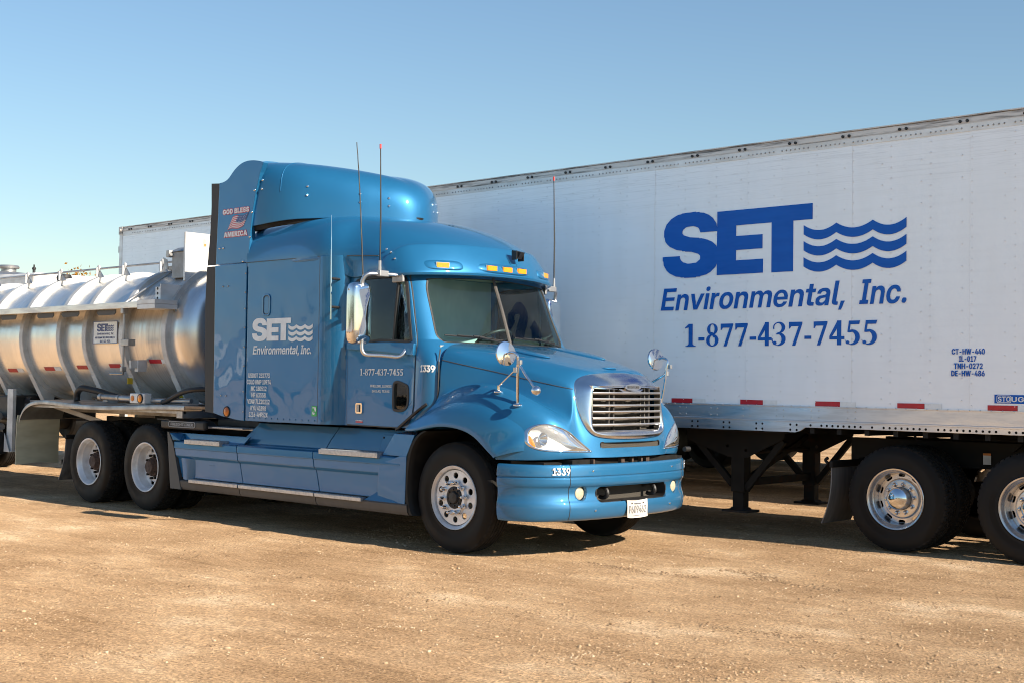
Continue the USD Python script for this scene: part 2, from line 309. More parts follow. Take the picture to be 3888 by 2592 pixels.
worn('cabin_trim', (.62, .58, .44), (.50, .46, .35), .6, scale=(9, 9, 9))
worn('dashboard_grey', (.36, .37, .34), (.28, .29, .26), .6, scale=(9, 9, 9))
worn('seat_fabric', (.05, .055, .06), (.03, .033, .036), .85, scale=(20, 20, 20))
worn('cab_rear_trim', (.46, .52, .50), (.36, .41, .40), .6, scale=(4, 4, 2))
worn('fog_lens', (.52, .47, .33), (.38, .34, .24), .15, scale=(30, 60, 60), spec=.8)
worn('rust_hub', (.085, .048, .032), (.04, .026, .020), .8, scale=(25, 25, 25))
worn('step_metal', (.50, .50, .51), (.36, .36, .36), .36, .7, scale=(30, 30, 30))
def pane(name, tint, ior=1.5, gloss=.02, dust=.012):
    mat(name, {'t': ('transparent_bsdf', {'color': tint}), 'gl': ('glossy_bsdf', {'color': (1, 1, 1), 'roughness': gloss}), 'fr': ('fresnel', {'IOR': ior}),
        'g': ('geometry', {}), 'n': ('noise_texture', {'scale': 3.5, 'detail': 5.}), 'a': ('map_range', {'from_min': .35, 'from_max': .75, 'to_min': .0, 'to_max': dust, 'clamp': True}), 'df': ('diffuse_bsdf', {'color': (.55, .53, .48)}),
        'm': ('mix_closure', {}), 'm2': ('mix_closure', {})},
        [('fr.fac', 'm.fac'), ('t.BSDF', 'm.closure1'), ('gl.BSDF', 'm.closure2'), ('g.position', 'n.vector'), ('n.fac', 'a.value'), ('a.result', 'm2.fac'), ('m.closure', 'm2.closure1'), ('df.BSDF', 'm2.closure2')], surface='m2.closure')
pane('window_glass', (.90, .98, .96), ior=1.6, dust=.004); pane('windshield_glass', (.76, .97, .95), dust=.012); pane('lamp_glass', (.96, .97, .97), dust=.22)
worn('lamp_bowl', (.88, .88, .88), (.74, .74, .74), .34, .35, scale=(22, 22, 40), drough=.1)
mat('grille_mesh', {'g': ('geometry', {}), 'm': ('mapping', {'scale': (1, 120., 120.)}), 'c': ('checker_texture', {'scale': 1., 'color1': (.02, .018, .016), 'color2': (.11, .095, .075)}), 'p': ('principled_bsdf', {'roughness': .6, 'metallic': .3})},
    [('g.position', 'm.vector'), ('m.vector', 'c.vector'), ('c.color', 'p.base_color')])
# autumn leaves
mat('autumn_leaf', {'o': ('geometry', {}), 'n': ('noise_texture', {'scale': 1.7, 'detail': 3.}), 'r': ('rgb_ramp', {'ramp': [(.3, (.30, .12, .015)), (.5, (.42, .20, .02)), (.7, (.24, .20, .04))]}), 'd': ('diffuse_bsdf', {}), 't': ('translucent_bsdf', {}), 'm': ('mix_closure', {'fac': .4})},
    [('o.position', 'n.vector'), ('n.fac', 'r.fac'), ('r.color', 'd.color'), ('r.color', 't.color'), ('d.BSDF', 'm.closure1'), ('t.BSDF', 'm.closure2')], surface='m.closure')
mat('green_leaf', {'o': ('geometry', {}), 'n': ('noise_texture', {'scale': 1.1, 'detail': 3.}), 'r': ('rgb_ramp', {'ramp': [(.3, (.03, .055, .015)), (.6, (.08, .09, .02)), (.75, (.16, .12, .02))]}), 'd': ('diffuse_bsdf', {}), 't': ('translucent_bsdf', {}), 'm': ('mix_closure', {'fac': .35})},
    [('o.position', 'n.vector'), ('n.fac', 'r.fac'), ('r.color', 'd.color'), ('r.color', 't.color'), ('d.BSDF', 'm.closure1'), ('t.BSDF', 'm.closure2')], surface='m.closure')
worn('red_paint', (.38, .05, .03), (.28, .04, .025), .5)
worn('dull_white', (.34, .34, .33), (.24, .23, .21), .6)
worn('bark', (.10, .075, .055), (.05, .04, .03), .9, scale=(12, 12, 3), bump=.5, bscale=40.)
# packed dirt and gravel: pale dusty patches, darker packed earth, fine grit
mat('dirt', {'g': ('geometry', {}), 'ma': ('mapping', {'scale': (.7, 1.0, 1.)}), 'a': ('noise_texture', {'scale': .9, 'detail': 7., 'roughness': .62}), 'ra': ('rgb_ramp', {'ramp': [(.35, (.325, .203, .108)), (.47, (.405, .262, .146)), (.57, (.485, .328, .192)), (.68, (.63, .47, .31))]}),
    'gr': ('noise_texture', {'scale': 55., 'detail': 3., 'roughness': .7}), 'rg': ('rgb_ramp', {'ramp': [(.32, (.48, .45, .42)), (.48, (1., 1., 1.)), (.66, (1.42, 1.40, 1.36))]}), 'mu': ('mix', {'mix_type': 'multiply', 'fac': .85}),
    'vo': ('voronoi_texture', {'scale': 34.}), 'rv': ('rgb_ramp', {'ramp': [(.0, (1, 1, 1)), (.45, (.2, .2, .2)), (1, (0, 0, 0))]}), 'vc': ('voronoi_texture', {'scale': 62.}), 'vb': ('rgb_to_bw', {}), 'vr': ('rgb_ramp', {'ramp': [(.1, (.66, .64, .62)), (.5, (1., 1., 1.)), (.9, (1.34, 1.33, 1.30))]}), 'mu3': ('mix', {'mix_type': 'multiply', 'fac': .8}), 'f': ('noise_texture', {'scale': 210., 'detail': 2.}), 'ad': ('math', {'math_type': 'add'}), 'ad2': ('math', {'math_type': 'multiply_add', 'value2': .55}), 'bw': ('rgb_to_bw', {}),
    'mt': ('mapping', {'rotation': (0, 0, -.42), 'scale': (.35, 9., 1.)}), 'tr': ('noise_texture', {'scale': 1.2, 'detail': 4.}), 'rt': ('rgb_ramp', {'ramp': [(.32, (.78, .755, .73)), (.46, (1., 1., 1.)), (.66, (1.12, 1.11, 1.10))]}), 'mu2': ('mix', {'mix_type': 'multiply', 'fac': .55}),
    'b': ('bump', {'strength': .9, 'distance': .014}), 'p': ('principled_bsdf', {'roughness': .95, 'specular_ior_level': .15, 'diffuse_roughness': .6})},
    [('g.position', 'ma.vector'), ('ma.vector', 'a.vector'), ('a.fac', 'ra.fac'), ('g.position', 'gr.vector'), ('gr.fac', 'rg.fac'), ('ra.color', 'mu.color1'), ('rg.color', 'mu.color2'),
     ('g.position', 'mt.vector'), ('mt.vector', 'tr.vector'), ('tr.fac', 'rt.fac'), ('mu.color', 'mu2.color1'), ('rt.color', 'mu2.color2'), ('g.position', 'vc.vector'), ('vc.color', 'vb.color'), ('vb.val', 'vr.fac'), ('mu2.color', 'mu3.color1'), ('vr.color', 'mu3.color2'), ('mu3.color', 'p.base_color'),
     ('g.position', 'vo.vector'), ('vo.distance', 'rv.fac'), ('rv.color', 'bw.color'), ('g.position', 'f.vector'), ('bw.val', 'ad2.value1'), ('f.fac', 'ad2.value3'), ('ad2.value', 'ad.value1'), ('gr.fac', 'ad.value2'), ('ad.value', 'b.height'), ('b.normal', 'p.normal')])
mat('stone', {'g': ('geometry', {}), 'o': ('object_info', {}), 'n': ('noise_texture', {'scale': 6., 'detail': 2.}), 'r': ('rgb_ramp', {'ramp': [(.30, (.20, .125, .070)), (.45, (.37, .245, .140)), (.58, (.45, .31, .185)), (.72, (.58, .45, .31))]}), 'p': ('principled_bsdf', {'roughness': .9, 'specular_ior_level': .2})},
    [('g.position', 'n.vector'), ('n.fac', 'r.fac'), ('r.color', 'p.base_color')])

# ---------------------------------------------------------------- the ground
def axis_grid(lo, hi, fine0, fine1, step):
    mid = np.arange(fine0, fine1, step); out = lambda L: np.cumsum(step*1.16**np.arange(1, 200))
    a = fine0-out(0); a = a[a > lo]; b = mid[-1]+out(0); b = b[b < hi]
    return np.r_[lo, a[::-1], mid, b, hi]
def ground_z(x, y):
    p = np.stack([x, y, 0*x], -1)
    z = .030*(meshkit.fbm(p*V([.5, .8, 1.]), 4, 3)-.5)+.012*(meshkit.fbm(p*3.1, 3, 5)-.5)
    rut = np.sin((y+.43*x+7.)*1.9)*.5+.5; rut = np.where((y < -3.2), np.maximum(rut-.82, 0)*-.05, 0)*(meshkit.noise(p*1.3, 9) > .4)
    return np.minimum(z+rut, .02)-.012
gx, gy = axis_grid(-700, 400, -16, 9.5, .06), axis_grid(-400, 700, -9.5, 7, .06)
X, Y = np.meshgrid(gx, gy, indexing='xy'); Z = ground_z(X, Y); far = (np.hypot(X, Y) > 60); Z[far] = -.012
g = usdkit.mesh(stage, numbered('/World/ground'), gridmesh(np.stack([X, Y, Z], -1)), MAT['dirt'], smooth=True); tag(g.GetPrim(), 'packed brown dirt and gravel yard', None, None, 'structure')
TRACKS = (((1.19, -.77), (2.6, -.70), 500, .05), ((2.3, -.15), (3.7, -.50), 700, .06), ((3.3, -2.5), (4.4, -2.36), 350, .05), ((-4.5, -3.9), (.5, -4.1), 600, .09), ((-2.5, -3.0), (2.6, -3.1), 500, .12))
# loose stones
def stone(k):
    s = trimesh.creation.icosphere(1, 1.0); r = np.random.default_rng(k); s.vertices *= (1+.28*(meshkit.noise(s.vertices*1.7+k*9, k)[:, None]-.5)*2); s.vertices *= r.uniform([.8, .6, .4], [1.2, .95, .7]); return s
pi = UsdGeom.PointInstancer.Define(stage, numbered('/World/gravel')); pp = []
for k in range(5):
    q = f'/World/gravel/stone_{k:03d}'; taken.add(q); usdkit.mesh(stage, q, stone(k), MAT['stone'], smooth=True); pp.append(q)
N = 170000; u = rng.random(N); dist = 4.6+15.*u**1.5; ang = YAW+np.radians(rng.uniform(-25, 25, N)); sx, sy = CAM[0]+dist*np.cos(ang), CAM[1]+dist*np.sin(ang)
dens = meshkit.fbm(np.stack([sx*.8, sy*.8, 0*sx], -1), 3, 21); keep = dens+rng.normal(0, .12, N) > .47; sx, sy = sx[keep], sy[keep]; n = len(sx)
sz = np.clip(rng.lognormal(-5.68, .50, n), .0016, .016)
pi.CreatePrototypesRel().SetTargets([Sdf.Path(x) for x in pp]); pi.CreateProtoIndicesAttr(Vt.IntArray.FromNumpy(rng.integers(0, 5, n).astype(np.int32)))
pi.CreatePositionsAttr(Vt.Vec3fArray.FromNumpy(np.c_[sx, sy, ground_z(sx, sy)+sz*.22].astype(np.float32))); pi.CreateScalesAttr(Vt.Vec3fArray.FromNumpy(np.repeat(sz[:, None], 3, 1).astype(np.float32)))
th = rng.uniform(0, np.pi, n); pi.CreateOrientationsAttr(Vt.QuathArray([Gf.Quath(float(math.cos(t)), 0., 0., float(math.sin(t))) for t in th]))
mat('clod', {'g': ('geometry', {}), 'n': ('noise_texture', {'scale': 9., 'detail': 2.}), 'r': ('rgb_ramp', {'ramp': [(.35, (.22, .14, .08)), (.65, (.34, .23, .135))]}), 'p': ('principled_bsdf', {'roughness': .95, 'specular_ior_level': .1})}, [('g.position', 'n.vector'), ('n.fac', 'r.fac'), ('r.color', 'p.base_color')])
cp = UsdGeom.PointInstancer.Define(stage, numbered('/World/soil_clods')); cq = []
for k in range(3):
    q = f'/World/soil_clods/clod_{k:03d}'; taken.add(q); usdkit.mesh(stage, q, stone(k+20), MAT['clod'], smooth=True); cq.append(q)
pts = []
for (ax, ay), (bx0, by0), m_, sp in TRACKS:
    t_ = rng.random(m_); off = rng.normal(0, sp, m_); dx, dy = bx0-ax, by0-ay; L_ = math.hypot(dx, dy); keep_ = meshkit.noise(np.stack([t_*L_*2.2, 0*t_+ax, 0*t_], -1), 4) > .38
    pts.append(np.c_[ax+dx*t_-dy/L_*off+.06*np.sin(t_*9), ay+dy*t_+dx/L_*off+.05*np.sin(t_*7+1)][keep_])
pts = np.vstack(pts); n2 = len(pts); s2_ = np.clip(rng.lognormal(-5.3, .5, n2), .0025, .014)
cp.CreatePrototypesRel().SetTargets([Sdf.Path(x) for x in cq]); cp.CreateProtoIndicesAttr(Vt.IntArray.FromNumpy(rng.integers(0, 3, n2).astype(np.int32)))
cp.CreatePositionsAttr(Vt.Vec3fArray.FromNumpy(np.c_[pts, ground_z(pts[:, 0], pts[:, 1])+s2_*.2].astype(np.float32))); cp.CreateScalesAttr(Vt.Vec3fArray.FromNumpy(np.repeat(s2_[:, None], 3, 1).astype(np.float32)))
tag(cp.GetPrim(), 'dark crumbs of soil along the wheel tracks in the dirt', 'soil', None, 'stuff')
tag(pi.GetPrim(), 'small pale and brown stones loose on the dirt yard', 'gravel', None, 'stuff')

# ---------------------------------------------------------------- wheels
def tread_tyre(y0, y1, R, kind, at, rb=.292, n=120):
    """tyre whose outer side faces -y at y0; returns sidewalls and tread as two meshes"""
    w = y1-y0; pr = [(y0+.022, rb), (y0+.006, rb+.012), (y0+.012, rb+.045), (y0+.0, rb+.085), (y0+.002, R-.085), (y0+.012, R-.045), (y0+.026, R-.02)]
    pr2 = [(y1-(a-y0), b) for a, b in pr[::-1]]
    s1 = lathe(pr, 'y', 72, at); s2 = lathe(pr2, 'y', 72, at)
    yy = [y0+.026, y0+.034, y0+.046]; rr = [R-.02, R-.006, R-.001]; G = .013; k = 4 if kind == 'rib' else 3
    inner = np.linspace(y0+.046, y1-.046, k+2)
    cols = []
    for i, c in enumerate(inner[1:-1]): cols += [(c-.006, 0), (c-.004, 1), (c+.004, 1), (c+.006, 0)]
    pts = [(y0+.026, R-.02, 0), (y0+.034, R-.006, 0), (y0+.046, R, 0)]+[(c, R+.004-G*gv, gv) for c, gv in cols]+[(y1-.046, R, 0), (y1-.034, R-.006, 0), (y1-.026, R-.02, 0)]
    N = 256 if kind == 'block' else 72; a = np.linspace(0, 2*np.pi, N, endpoint=False); e1, e2, e3 = AX['y']; P = np.zeros((len(pts), N, 3))
    for i, (yv, rv, gv) in enumerate(pts):
        r = np.full(N, rv)
        if kind == 'block' and not gv:
            row = int((yv-y0)/w*(k+1)); ph = (np.arange(N)+row*2) % 5; r = np.where(ph < 1, rv-.010, rv)
        P[i] = yv*e3+r[:, None]*(np.cos(a)[:, None]*e1+np.sin(a)[:, None]*e2)+V(at, float)
    return trimesh.util.concatenate([s1, s2]), gridmesh(P, closed_u=True)
def disc(y, R, holes, hole, thick, at, slot=None, centre=.11):
    s = Point(0, 0).buffer(R, quad_segs=24).difference(Point(0, 0).buffer(centre, quad_segs=16))
    for k in range(holes):
        a = 2*np.pi*(k+.5)/holes
        h = Point(0, 0).buffer(hole) if not slot else LineString([(0, -slot/2), (0, slot/2)]).buffer(hole)
        s = s.difference(affinity.translate(affinity.rotate(h, math.degrees(a), origin=(0, 0)), .205*math.cos(a) if not slot else .228*math.cos(a), .205*math.sin(a) if not slot else .228*math.sin(a)))
    m = extr(s, 'y', y, y+thick); m.apply_translation([at[0], 0, at[2]]); return m
def nuts(y, n, r, rad, h, at, far=1, cap=True):
    out = []
    for k in range(n):
        a = 2*np.pi*(k+.15)/n; c = V([at[0]+r*math.cos(a), y, at[2]+r*math.sin(a)])
        pr = [(0, rad*1.25), (-.010, rad*1.2), (-.012, rad), (-h*.75, rad*.86), (-h, rad*.5), (-h-.003, .0008)] if cap else [(0, rad), (-h, rad), (-h-.001, .0008)]
        out.append(lathe([(p*far, q) for p, q in pr], 'y', 10 if cap else 6, c))
    return out
def flip_y(m, yc):
    m = m.copy(); m.vertices[:, 1] = 2*yc-m.vertices[:, 1]; m.invert(); return m
def wheel(parent, at, kind, side=-1, name='wheel', tread='rib', R=.515, label=None):
    """at: centre of the outer face of the rim, side -1 faces the camera; kind steer, dual (painted deep dish), slot (aluminium deep dish)"""
    x, y, z = at; A = (x, 0, z); f = (lambda m: m) if side < 0 else (lambda m: flip_y(m, y)); w = .285
    y0 = y-.005
    if kind == 'steer':
        rim = [lathe([(y+.012, .268), (y, .285), (y-.004, .296), (y+.004, .300), (y+.02, .296), (y+.03, .29), (y+.25, .29)], 'y', 72, A), lathe([(y+.012, .268), (y+.035, .262), (y+.05, .255), (y+.03, .25)], 'y', 72, A), disc(y+.028, .256, 10, .030, .012, A), lathe([(y+.03, .16), (y+.012, .135), (y+.012, .105), (y+.05, .10)], 'y', 48, A)]
        wp = obj(name, [f(m) for m in rim], 'wheel_satin', parent, label=label); base_of[str(wp.GetPath())] = base_of[str(parent.GetPath())]
        for m in nuts(y+.012, 10, .143, .020, .06, A): obj('lug_nut', f(m), 'chrome', wp)
        obj('hub', [f(lathe([(y+.03, .104), (y+.012, .100), (y+.004, .085), (y+.008, .06), (y-.012, .05), (y-.016, .001)], 'y', 32, A))]+[f(m) for m in nuts(y+.006, 8, .075, .008, .010, A, cap=False)], 'black_plastic', wp)
    else:
        mt = 'wheel_paint' if kind == 'dual' else 'wheel_aluminium'; dy = .150
        rim = [lathe([(y+.02, .29), (y+.002, .300), (y-.004, .296), (y+.0, .284), (y+.018, .272), (y+.04, .268), (y+.055, .255), (y+.10, .252), (y+dy-.02, .25), (y+dy, .245), (y+dy+.01, .235)], 'y', 72, A)]
        if kind == 'dual':
            rim += [disc(y+dy, .25, 5, .036, .012, A, centre=.13), lathe([(y+dy, .19), (y+dy-.018, .17), (y+dy-.018, .125), (y+dy+.02, .12)], 'y', 40, A)]
        else:
            rim += [disc(y+dy, .25, 10, .017, .012, A, slot=.035, centre=.115), lathe([(y+dy, .198), (y+dy-.025, .185), (y+dy-.03, .17), (y+dy-.03, .115), (y+dy+.02, .112)], 'y', 48, A)]
        wp = obj(name, [f(m) for m in rim], mt, parent, label=label); base_of[str(wp.GetPath())] = base_of[str(parent.GetPath())]
        if kind == 'dual':
            obj('hub', [f(lathe([(y+dy-.018, .120), (y+dy-.05, .115), (y+dy-.055, .10), (y+dy-.10, .075), (y+dy-.105, .001)], 'y', 24, A))]+[f(m) for m in nuts(y+dy-.05, 8, .092, .012, .02, A, cap=False)], 'rust_hub', wp)
            for m in nuts(y+dy-.018, 10, .143, .016, .035, A, cap=False): obj('lug_nut', f(m), 'chassis_black', wp)
        else:
            obj('hub', f(lathe([(y+dy, .112), (y+dy-.10, .108), (y+dy-.105, .098)], 'y', 36, A)), 'dull_aluminium', wp)
            obj('hub_cover', f(lathe([(y+dy-.095, .105), (y+dy-.115, .104), (y+dy-.122, .098), (y+dy-.142, .070), (y+dy-.152, .035), (y+dy-.155, .0008)], 'y', 36, A)), 'chrome', wp)
            for m in nuts(y+dy-.03, 10, .143, .020, .035, A): obj('lug_nut', f(m), 'chrome', wp)
    sw, tr = tread_tyre(y0, y0+w, R, tread, A)
    obj('tyre', f(sw), 'tyre_rubber', wp); obj('tread', f(tr), 'tread_rubber', wp, smooth=25)
    if kind != 'steer':
        sw, tr = tread_tyre(y0+.345, y0+.345+w, R, tread, A)
        obj('inner_tyre', [f(sw)], 'tyre_rubber', wp); obj('inner_tread', f(tr), 'tread_rubber', wp, smooth=25)
    return wp
# ---------------------------------------------------------------- the white van trailer (its near wall is the plane y = TY)
TY, TX0, TX1, TZ1 = 2.08, -11.58, 4.57, 4.10
def van_trailer(label, near, x0, x1, first, full=True):
    """box trailer whose near wall stands at y=near; panels and rivets on the near side"""
    t = thing('van_trailer', label, 'trailer', (x0, near+1.3, 0)); W = 2.6
    zr, zt = 1.385, 4.005
    edges = [x0+.10]; e = first
    while e < x0+.2: e += 1.2253
    while e < x1-.15: edges.append(e); e += 1.2253
    edges.append(x1-.08)
    for i, (a, b) in enumerate(zip(edges[:-1], edges[1:])):
        m = rbx(a+.0015, b+.010, near+.002+.0025*(i % 2), near+.012, zr-.05, zt+.03, .002, 1); obj('side_panel', m, 'white_sheet', t)
    if full:
        big, small, rail = [], [], []
        c = first; cols = []
        k = int((x0-first)/.40843)
        while first+k*.40843 < x1-.1:
            xc = first+k*.40843
            if xc > x0+.1: cols.append((xc, k))
            k += 1
        for xc, k in cols:
            z = np.arange(zr+.045, zt, .105); big += [(xc+.02, near+.002, q) for q in z]
            z = np.arange(zr+.09, zt-.05, .21); small += [(xc-.075, near+.002, q) for q in z]
            rail += [(xc+.02+j*.0513, near-.001, 4.037) for j in range(7)]
        obj('side_rivets', many(rivet(6, .0080, .0035), big+small), 'white_sheet', t, smooth=True, kind='stuff')
        obj('top_rail_rivets', many(rivet(6, .010, .006), rail), 'dull_aluminium', t, smooth=True, kind='stuff')
    obj('upper_rail', rbx(x0+.10, x1, near-.001, near+.02, zt-.004, 4.078, .003, 1), 'white_paint', t)
    obj('top_rail', [rbx(x0+.02, x1, near+.004, near+.05, 4.082, 4.150, .012, 2), bx(x0+.02, x1, near-.002, near+.012, 4.076, 4.084), bx(x0+.02, x1, near-.003, near+.05, 4.150, 4.162)], 'stained_aluminium', t)
    if full:
        lamps = [x0+.45]+[first-.40843*0+q for q in np.arange(x0-first+1.0, x1-first, .61265)]
        m = [cyl([q+o, near+.006, 4.105], [q+o, near-.010, 4.105], .015, 10) for q in np.arange(2.853+.0-.61265*23, x1, .61265) if q > x0+.3 for o in (-.035, .035)]
        obj('marker_lamps', m, 'black_plastic', t, kind='stuff')
    prof = [(near+.03, 1.39), (near-.006, 1.39), (near-.006, 1.378), (near-.002, 1.374), (near-.002, 1.245), (near-.006, 1.240), (near-.006, 1.228), (near-.002, 1.224), (near-.002, 1.172), (near+.0, 1.170), (near+.03, 1.170)]
    obj('bottom_rail', extr(Polygon(prof), 'x', x0+.05, x1), 'bright_aluminium', t)
    p2 = [(x0+1., 1.174), (1.80, 1.174), (1.74, 1.135), (1.68, 1.118), (x0+1., 1.118)]
    obj('lower_skirt', extr(Polygon(p2), 'y', near-.001, near+.02), 'bright_aluminium', t)
    if full:
        r, rd = [], []
        for k in range(-27, 7):
            xc = first+k*.40843+.02; r += [(xc-.045, near-.0025, 1.345), (xc+.04, near-.0025, 1.345), (xc-.045, near-.0025, 1.275), (xc+.04, near-.0025, 1.275)]
            if xc < 1.7: rd += [(xc+.12+dx, near-.002, z) for dx in (0, .075) for z in (1.195, 1.142)]
        r += [(q, near-.006, 1.384) for q in np.arange(x0+.2, x1, .105)]
        rd += [(q, near-.002, 1.195) for q in np.arange(1.86, x1, .062) if (q*7.3) % 1 > .12]
        obj('rail_rivets', many(rivet(6, .010, .005), r), 'bright_aluminium', t, smooth=True, kind='stuff')
        obj('rail_bolts', many(rivet(8, .013, .007), rd), 'chassis_black', t, smooth=True, kind='stuff')
        for k in range(-12, 6):
            a = .12+.8955*k*1.0
            if a > x0+.2 and a < x1-.6:
                obj('red_reflector', bx(a, a+.278, near-.0015, near+.001, 1.388, 1.440), 'red_tape', t); obj('white_reflector', bx(a+.282, a+.45, near-.0015, near+.001, 1.388, 1.440), 'pale_tape', t)
    obj('far_wall', bx(x0+.05, x1, near+W-.02, near+W, 1.12, 4.12), 'white_sheet', t)
    obj('roof', bx(x0+.03, x1, near+.03, near+W-.03, 4.125, 4.150), 'dull_aluminium', t)
    obj('floor', bx(x0+.05, x1, near+.03, near+W-.03, 1.20, 1.36), 'chassis_black', t)
    each('cross_member', [bx(q, q+.05, near+.03, near+W-.03, 1.11, 1.20) for q in np.arange(x0+.3, x1, .305)], 'chassis_black', t)
    obj('front_wall', bx(x1-.03, x1, near+.005, near+W-.005, 1.12, 4.12), 'white_paint', t)
    f = obj('rear_frame', [rbx(x0, x0+.10, near-.004, near+.10, 1.0, 4.10, .01), rbx(x0, x0+.10, near+W-.10, near+W+.004, 1.0, 4.10, .01), bx(x0, x0+.10, near+.1, near+W-.1, 3.95, 4.10), bx(x0, x0+.10, near+.1, near+W-.1, 1.0, 1.2)], 'white_paint', t)
    obj('corner_casting', [rbx(x0-.015, x0+.11, near-.012, near+.10, 4.03, 4.165, .01), cyl([x0+.05, near-.03, 4.10], [x0+.05, near+.02, 4.10], .028, 14)], 'stained_aluminium', t)
    for yy in (near+.1, near+W/2+.005): obj('rear_door', bx(x0+.01, x0+.05, yy, yy+W/2-.105, 1.2, 3.95), 'white_sheet', t)
    each('door_hinge', [bx(x0-.03, x0+.01, near+.0, near+.04, z, z+.11) for z in (1.5, 2.3, 3.0, 3.72)], 'dull_aluminium', t)
    return t
tr = van_trailer('white box trailer with large blue lettering on its riveted side', TY, TX0, TX1, -.1494)
def lett(name, s, mt, label=None, y=TY): return obj(name, sign_y(s, y+.0005), mt, tr, smooth=False, label=label)
lett('lettering', affinity.translate(set_word(), -.020, 2.762), 'decal_blue', 'big blue SET lettering')
lett('wave_emblem', waves(1.766, 2.893, 3.240), 'decal_blue', 'three blue wave bands')
s1 = union_all([glyphs('Environmental,', 640, 32)]); s2 = glyphs('Inc.', 640, 32)
def italic_line(a, b, x0, x1, xb0, xb1, z0, cap):
    a = affinity.affine_transform(a, [1, .19, 0, 1, 0, 0]); b = affinity.affine_transform(b, [1, .19, 0, 1, 0, 0]); ax, _, aX, _ = a.bounds; bx_, _, bX, _ = b.bounds
    A = affinity.translate(affinity.scale(affinity.translate(a, -ax, 0), (x1-x0)/(aX-ax), cap, origin=(0, 0)), x0, z0); B = affinity.translate(affinity.scale(affinity.translate(b, -bx_, 0), (xb1-xb0)/(bX-bx_), cap, origin=(0, 0)), xb0, z0); return union_all([A, B])
il = italic_line(s1, s2, -.041, 2.235, 2.394, 2.896, 2.408, .245); lett('lettering', il.intersection(sbox(-1, 2, 2.30, 3)), 'decal_blue', 'slanted blue Environmental, lettering'); lett('lettering', il.intersection(sbox(2.32, 2, 4, 3)), 'decal_blue', 'slanted blue Inc. lettering')
lett('lettering', fitbox(serif('1-877-437-7455'), .293, 2.590, 2.005, 2.252), 'decal_blue', 'blue serif telephone number')
for k, (w, a, b) in enumerate((('CT-HW-440', 3.355, 3.674), ('IL-017', 3.425, 3.592), ('TNH-0272', 3.376, 3.654), ('DE-HW-486', 3.350, 3.673))): lett('permit_number', fitbox(glyphs(w, 760, 14), a, b, 1.908-.0677*k, 1.962-.0677*k), 'decal_blue')
pl = obj('maker_plate', bx(3.766, 4.30, TY-.002, TY+.001, 1.458, 1.538), 'decal_blue', tr); base_of[str(pl.GetPath())] = base_of[str(tr.GetPath())]
so = fitbox(glyphs('UGHTON', 700, 14), 3.925, 4.28, 1.474, 1.522); st = fitbox(glyphs('STO', 700, 14), 3.80, 3.915, 1.474, 1.522)
obj('plate_lettering', sign_y(union_all([so, st.buffer(0)]), TY-.0015), 'decal_white', pl, smooth=False)
obj('plate_border', sign_y(union_all([rrect(3.787, 3.922, 1.464, 1.532, .015).difference(rrect(3.792, 3.917, 1.469, 1.527, .012))]), TY-.0015), 'decal_white', pl, smooth=False)
# landing gear: legs hang clear of the ground
def landing_leg(y, xc, mt):
    o = obj('landing_leg', [rbx(xc-.085, xc+.085, y-.07, y+.07, .42, 1.10, .01), rbx(xc-.07, xc+.07, y-.055, y+.055, .24, .45, .006)], mt, tr)
    base_of[str(o.GetPath())] = base_of[str(tr.GetPath())]
    obj('foot', [rbx(xc-.165, xc+.165, y-.13, y+.13, .20, .225, .008), hull([(xc-.10, y-.08, .225), (xc+.10, y-.08, .225), (xc-.10, y+.08, .225), (xc+.10, y+.08, .225), (xc-.08, y-.06, .25), (xc+.08, y-.06, .25), (xc-.08, y+.06, .25), (xc+.08, y+.06, .25)])], 'rusty_black', o)
    obj('gusset_plate', extr(Polygon([(xc-.68, 1.12), (xc+.60, 1.12), (xc+.58, 1.02), (xc+.12, .80), (xc-.12, .80), (xc-.66, .97)]).difference(union_all([Point(xc-.13, .92).buffer(.018), Point(xc+.11, .88).buffer(.018)])), 'y', y-.075, y-.065), mt, o)
    obj('top_plate', [bx(xc-.70, xc+.63, y-.10, y+.08, 1.085, 1.12)], 'rusty_black', o)
    for a, b in (((xc-.60, y-.02, 1.0), (xc-.09, y-.02, .50)), ((xc+.55, y-.02, 1.0), (xc+.09, y-.02, .46))): obj('brace', bar(a, b, .05, .07), mt, o)
landing_leg(2.56, .72, 'chassis_black'); landing_leg(4.08, .72, 'rusty_black')
obj('cross_shaft', cyl([.72, 2.6, .85], [.72, 4.0, .85], .025, 10), 'rusty_black', tr); obj('cross_tie', bar((.72, 2.6, .52), (.72, 4.05, .52), .06, .08), 'rusty_black', tr)
obj('cross_tie', bar((.75, 2.63, .55), (.70, 4.02, 1.0), .04, .06), 'rusty_black', tr)
for y, s in ((TY+.06, -1), (TY+2.54, 1)):
    for xc in (-9.9, -8.65): wheel(tr, (xc, y, .505), 'slot', s)
obj('axle', [cyl([xc, TY+.3, .505], [xc, TY+2.3, .505], .065, 12) for xc in (-9.9, -8.65)]+[bx(-10.7, -7.9, TY+yy, TY+yy+.1, .85, 1.11) for yy in (.75, 1.75)], 'chassis_black', tr)

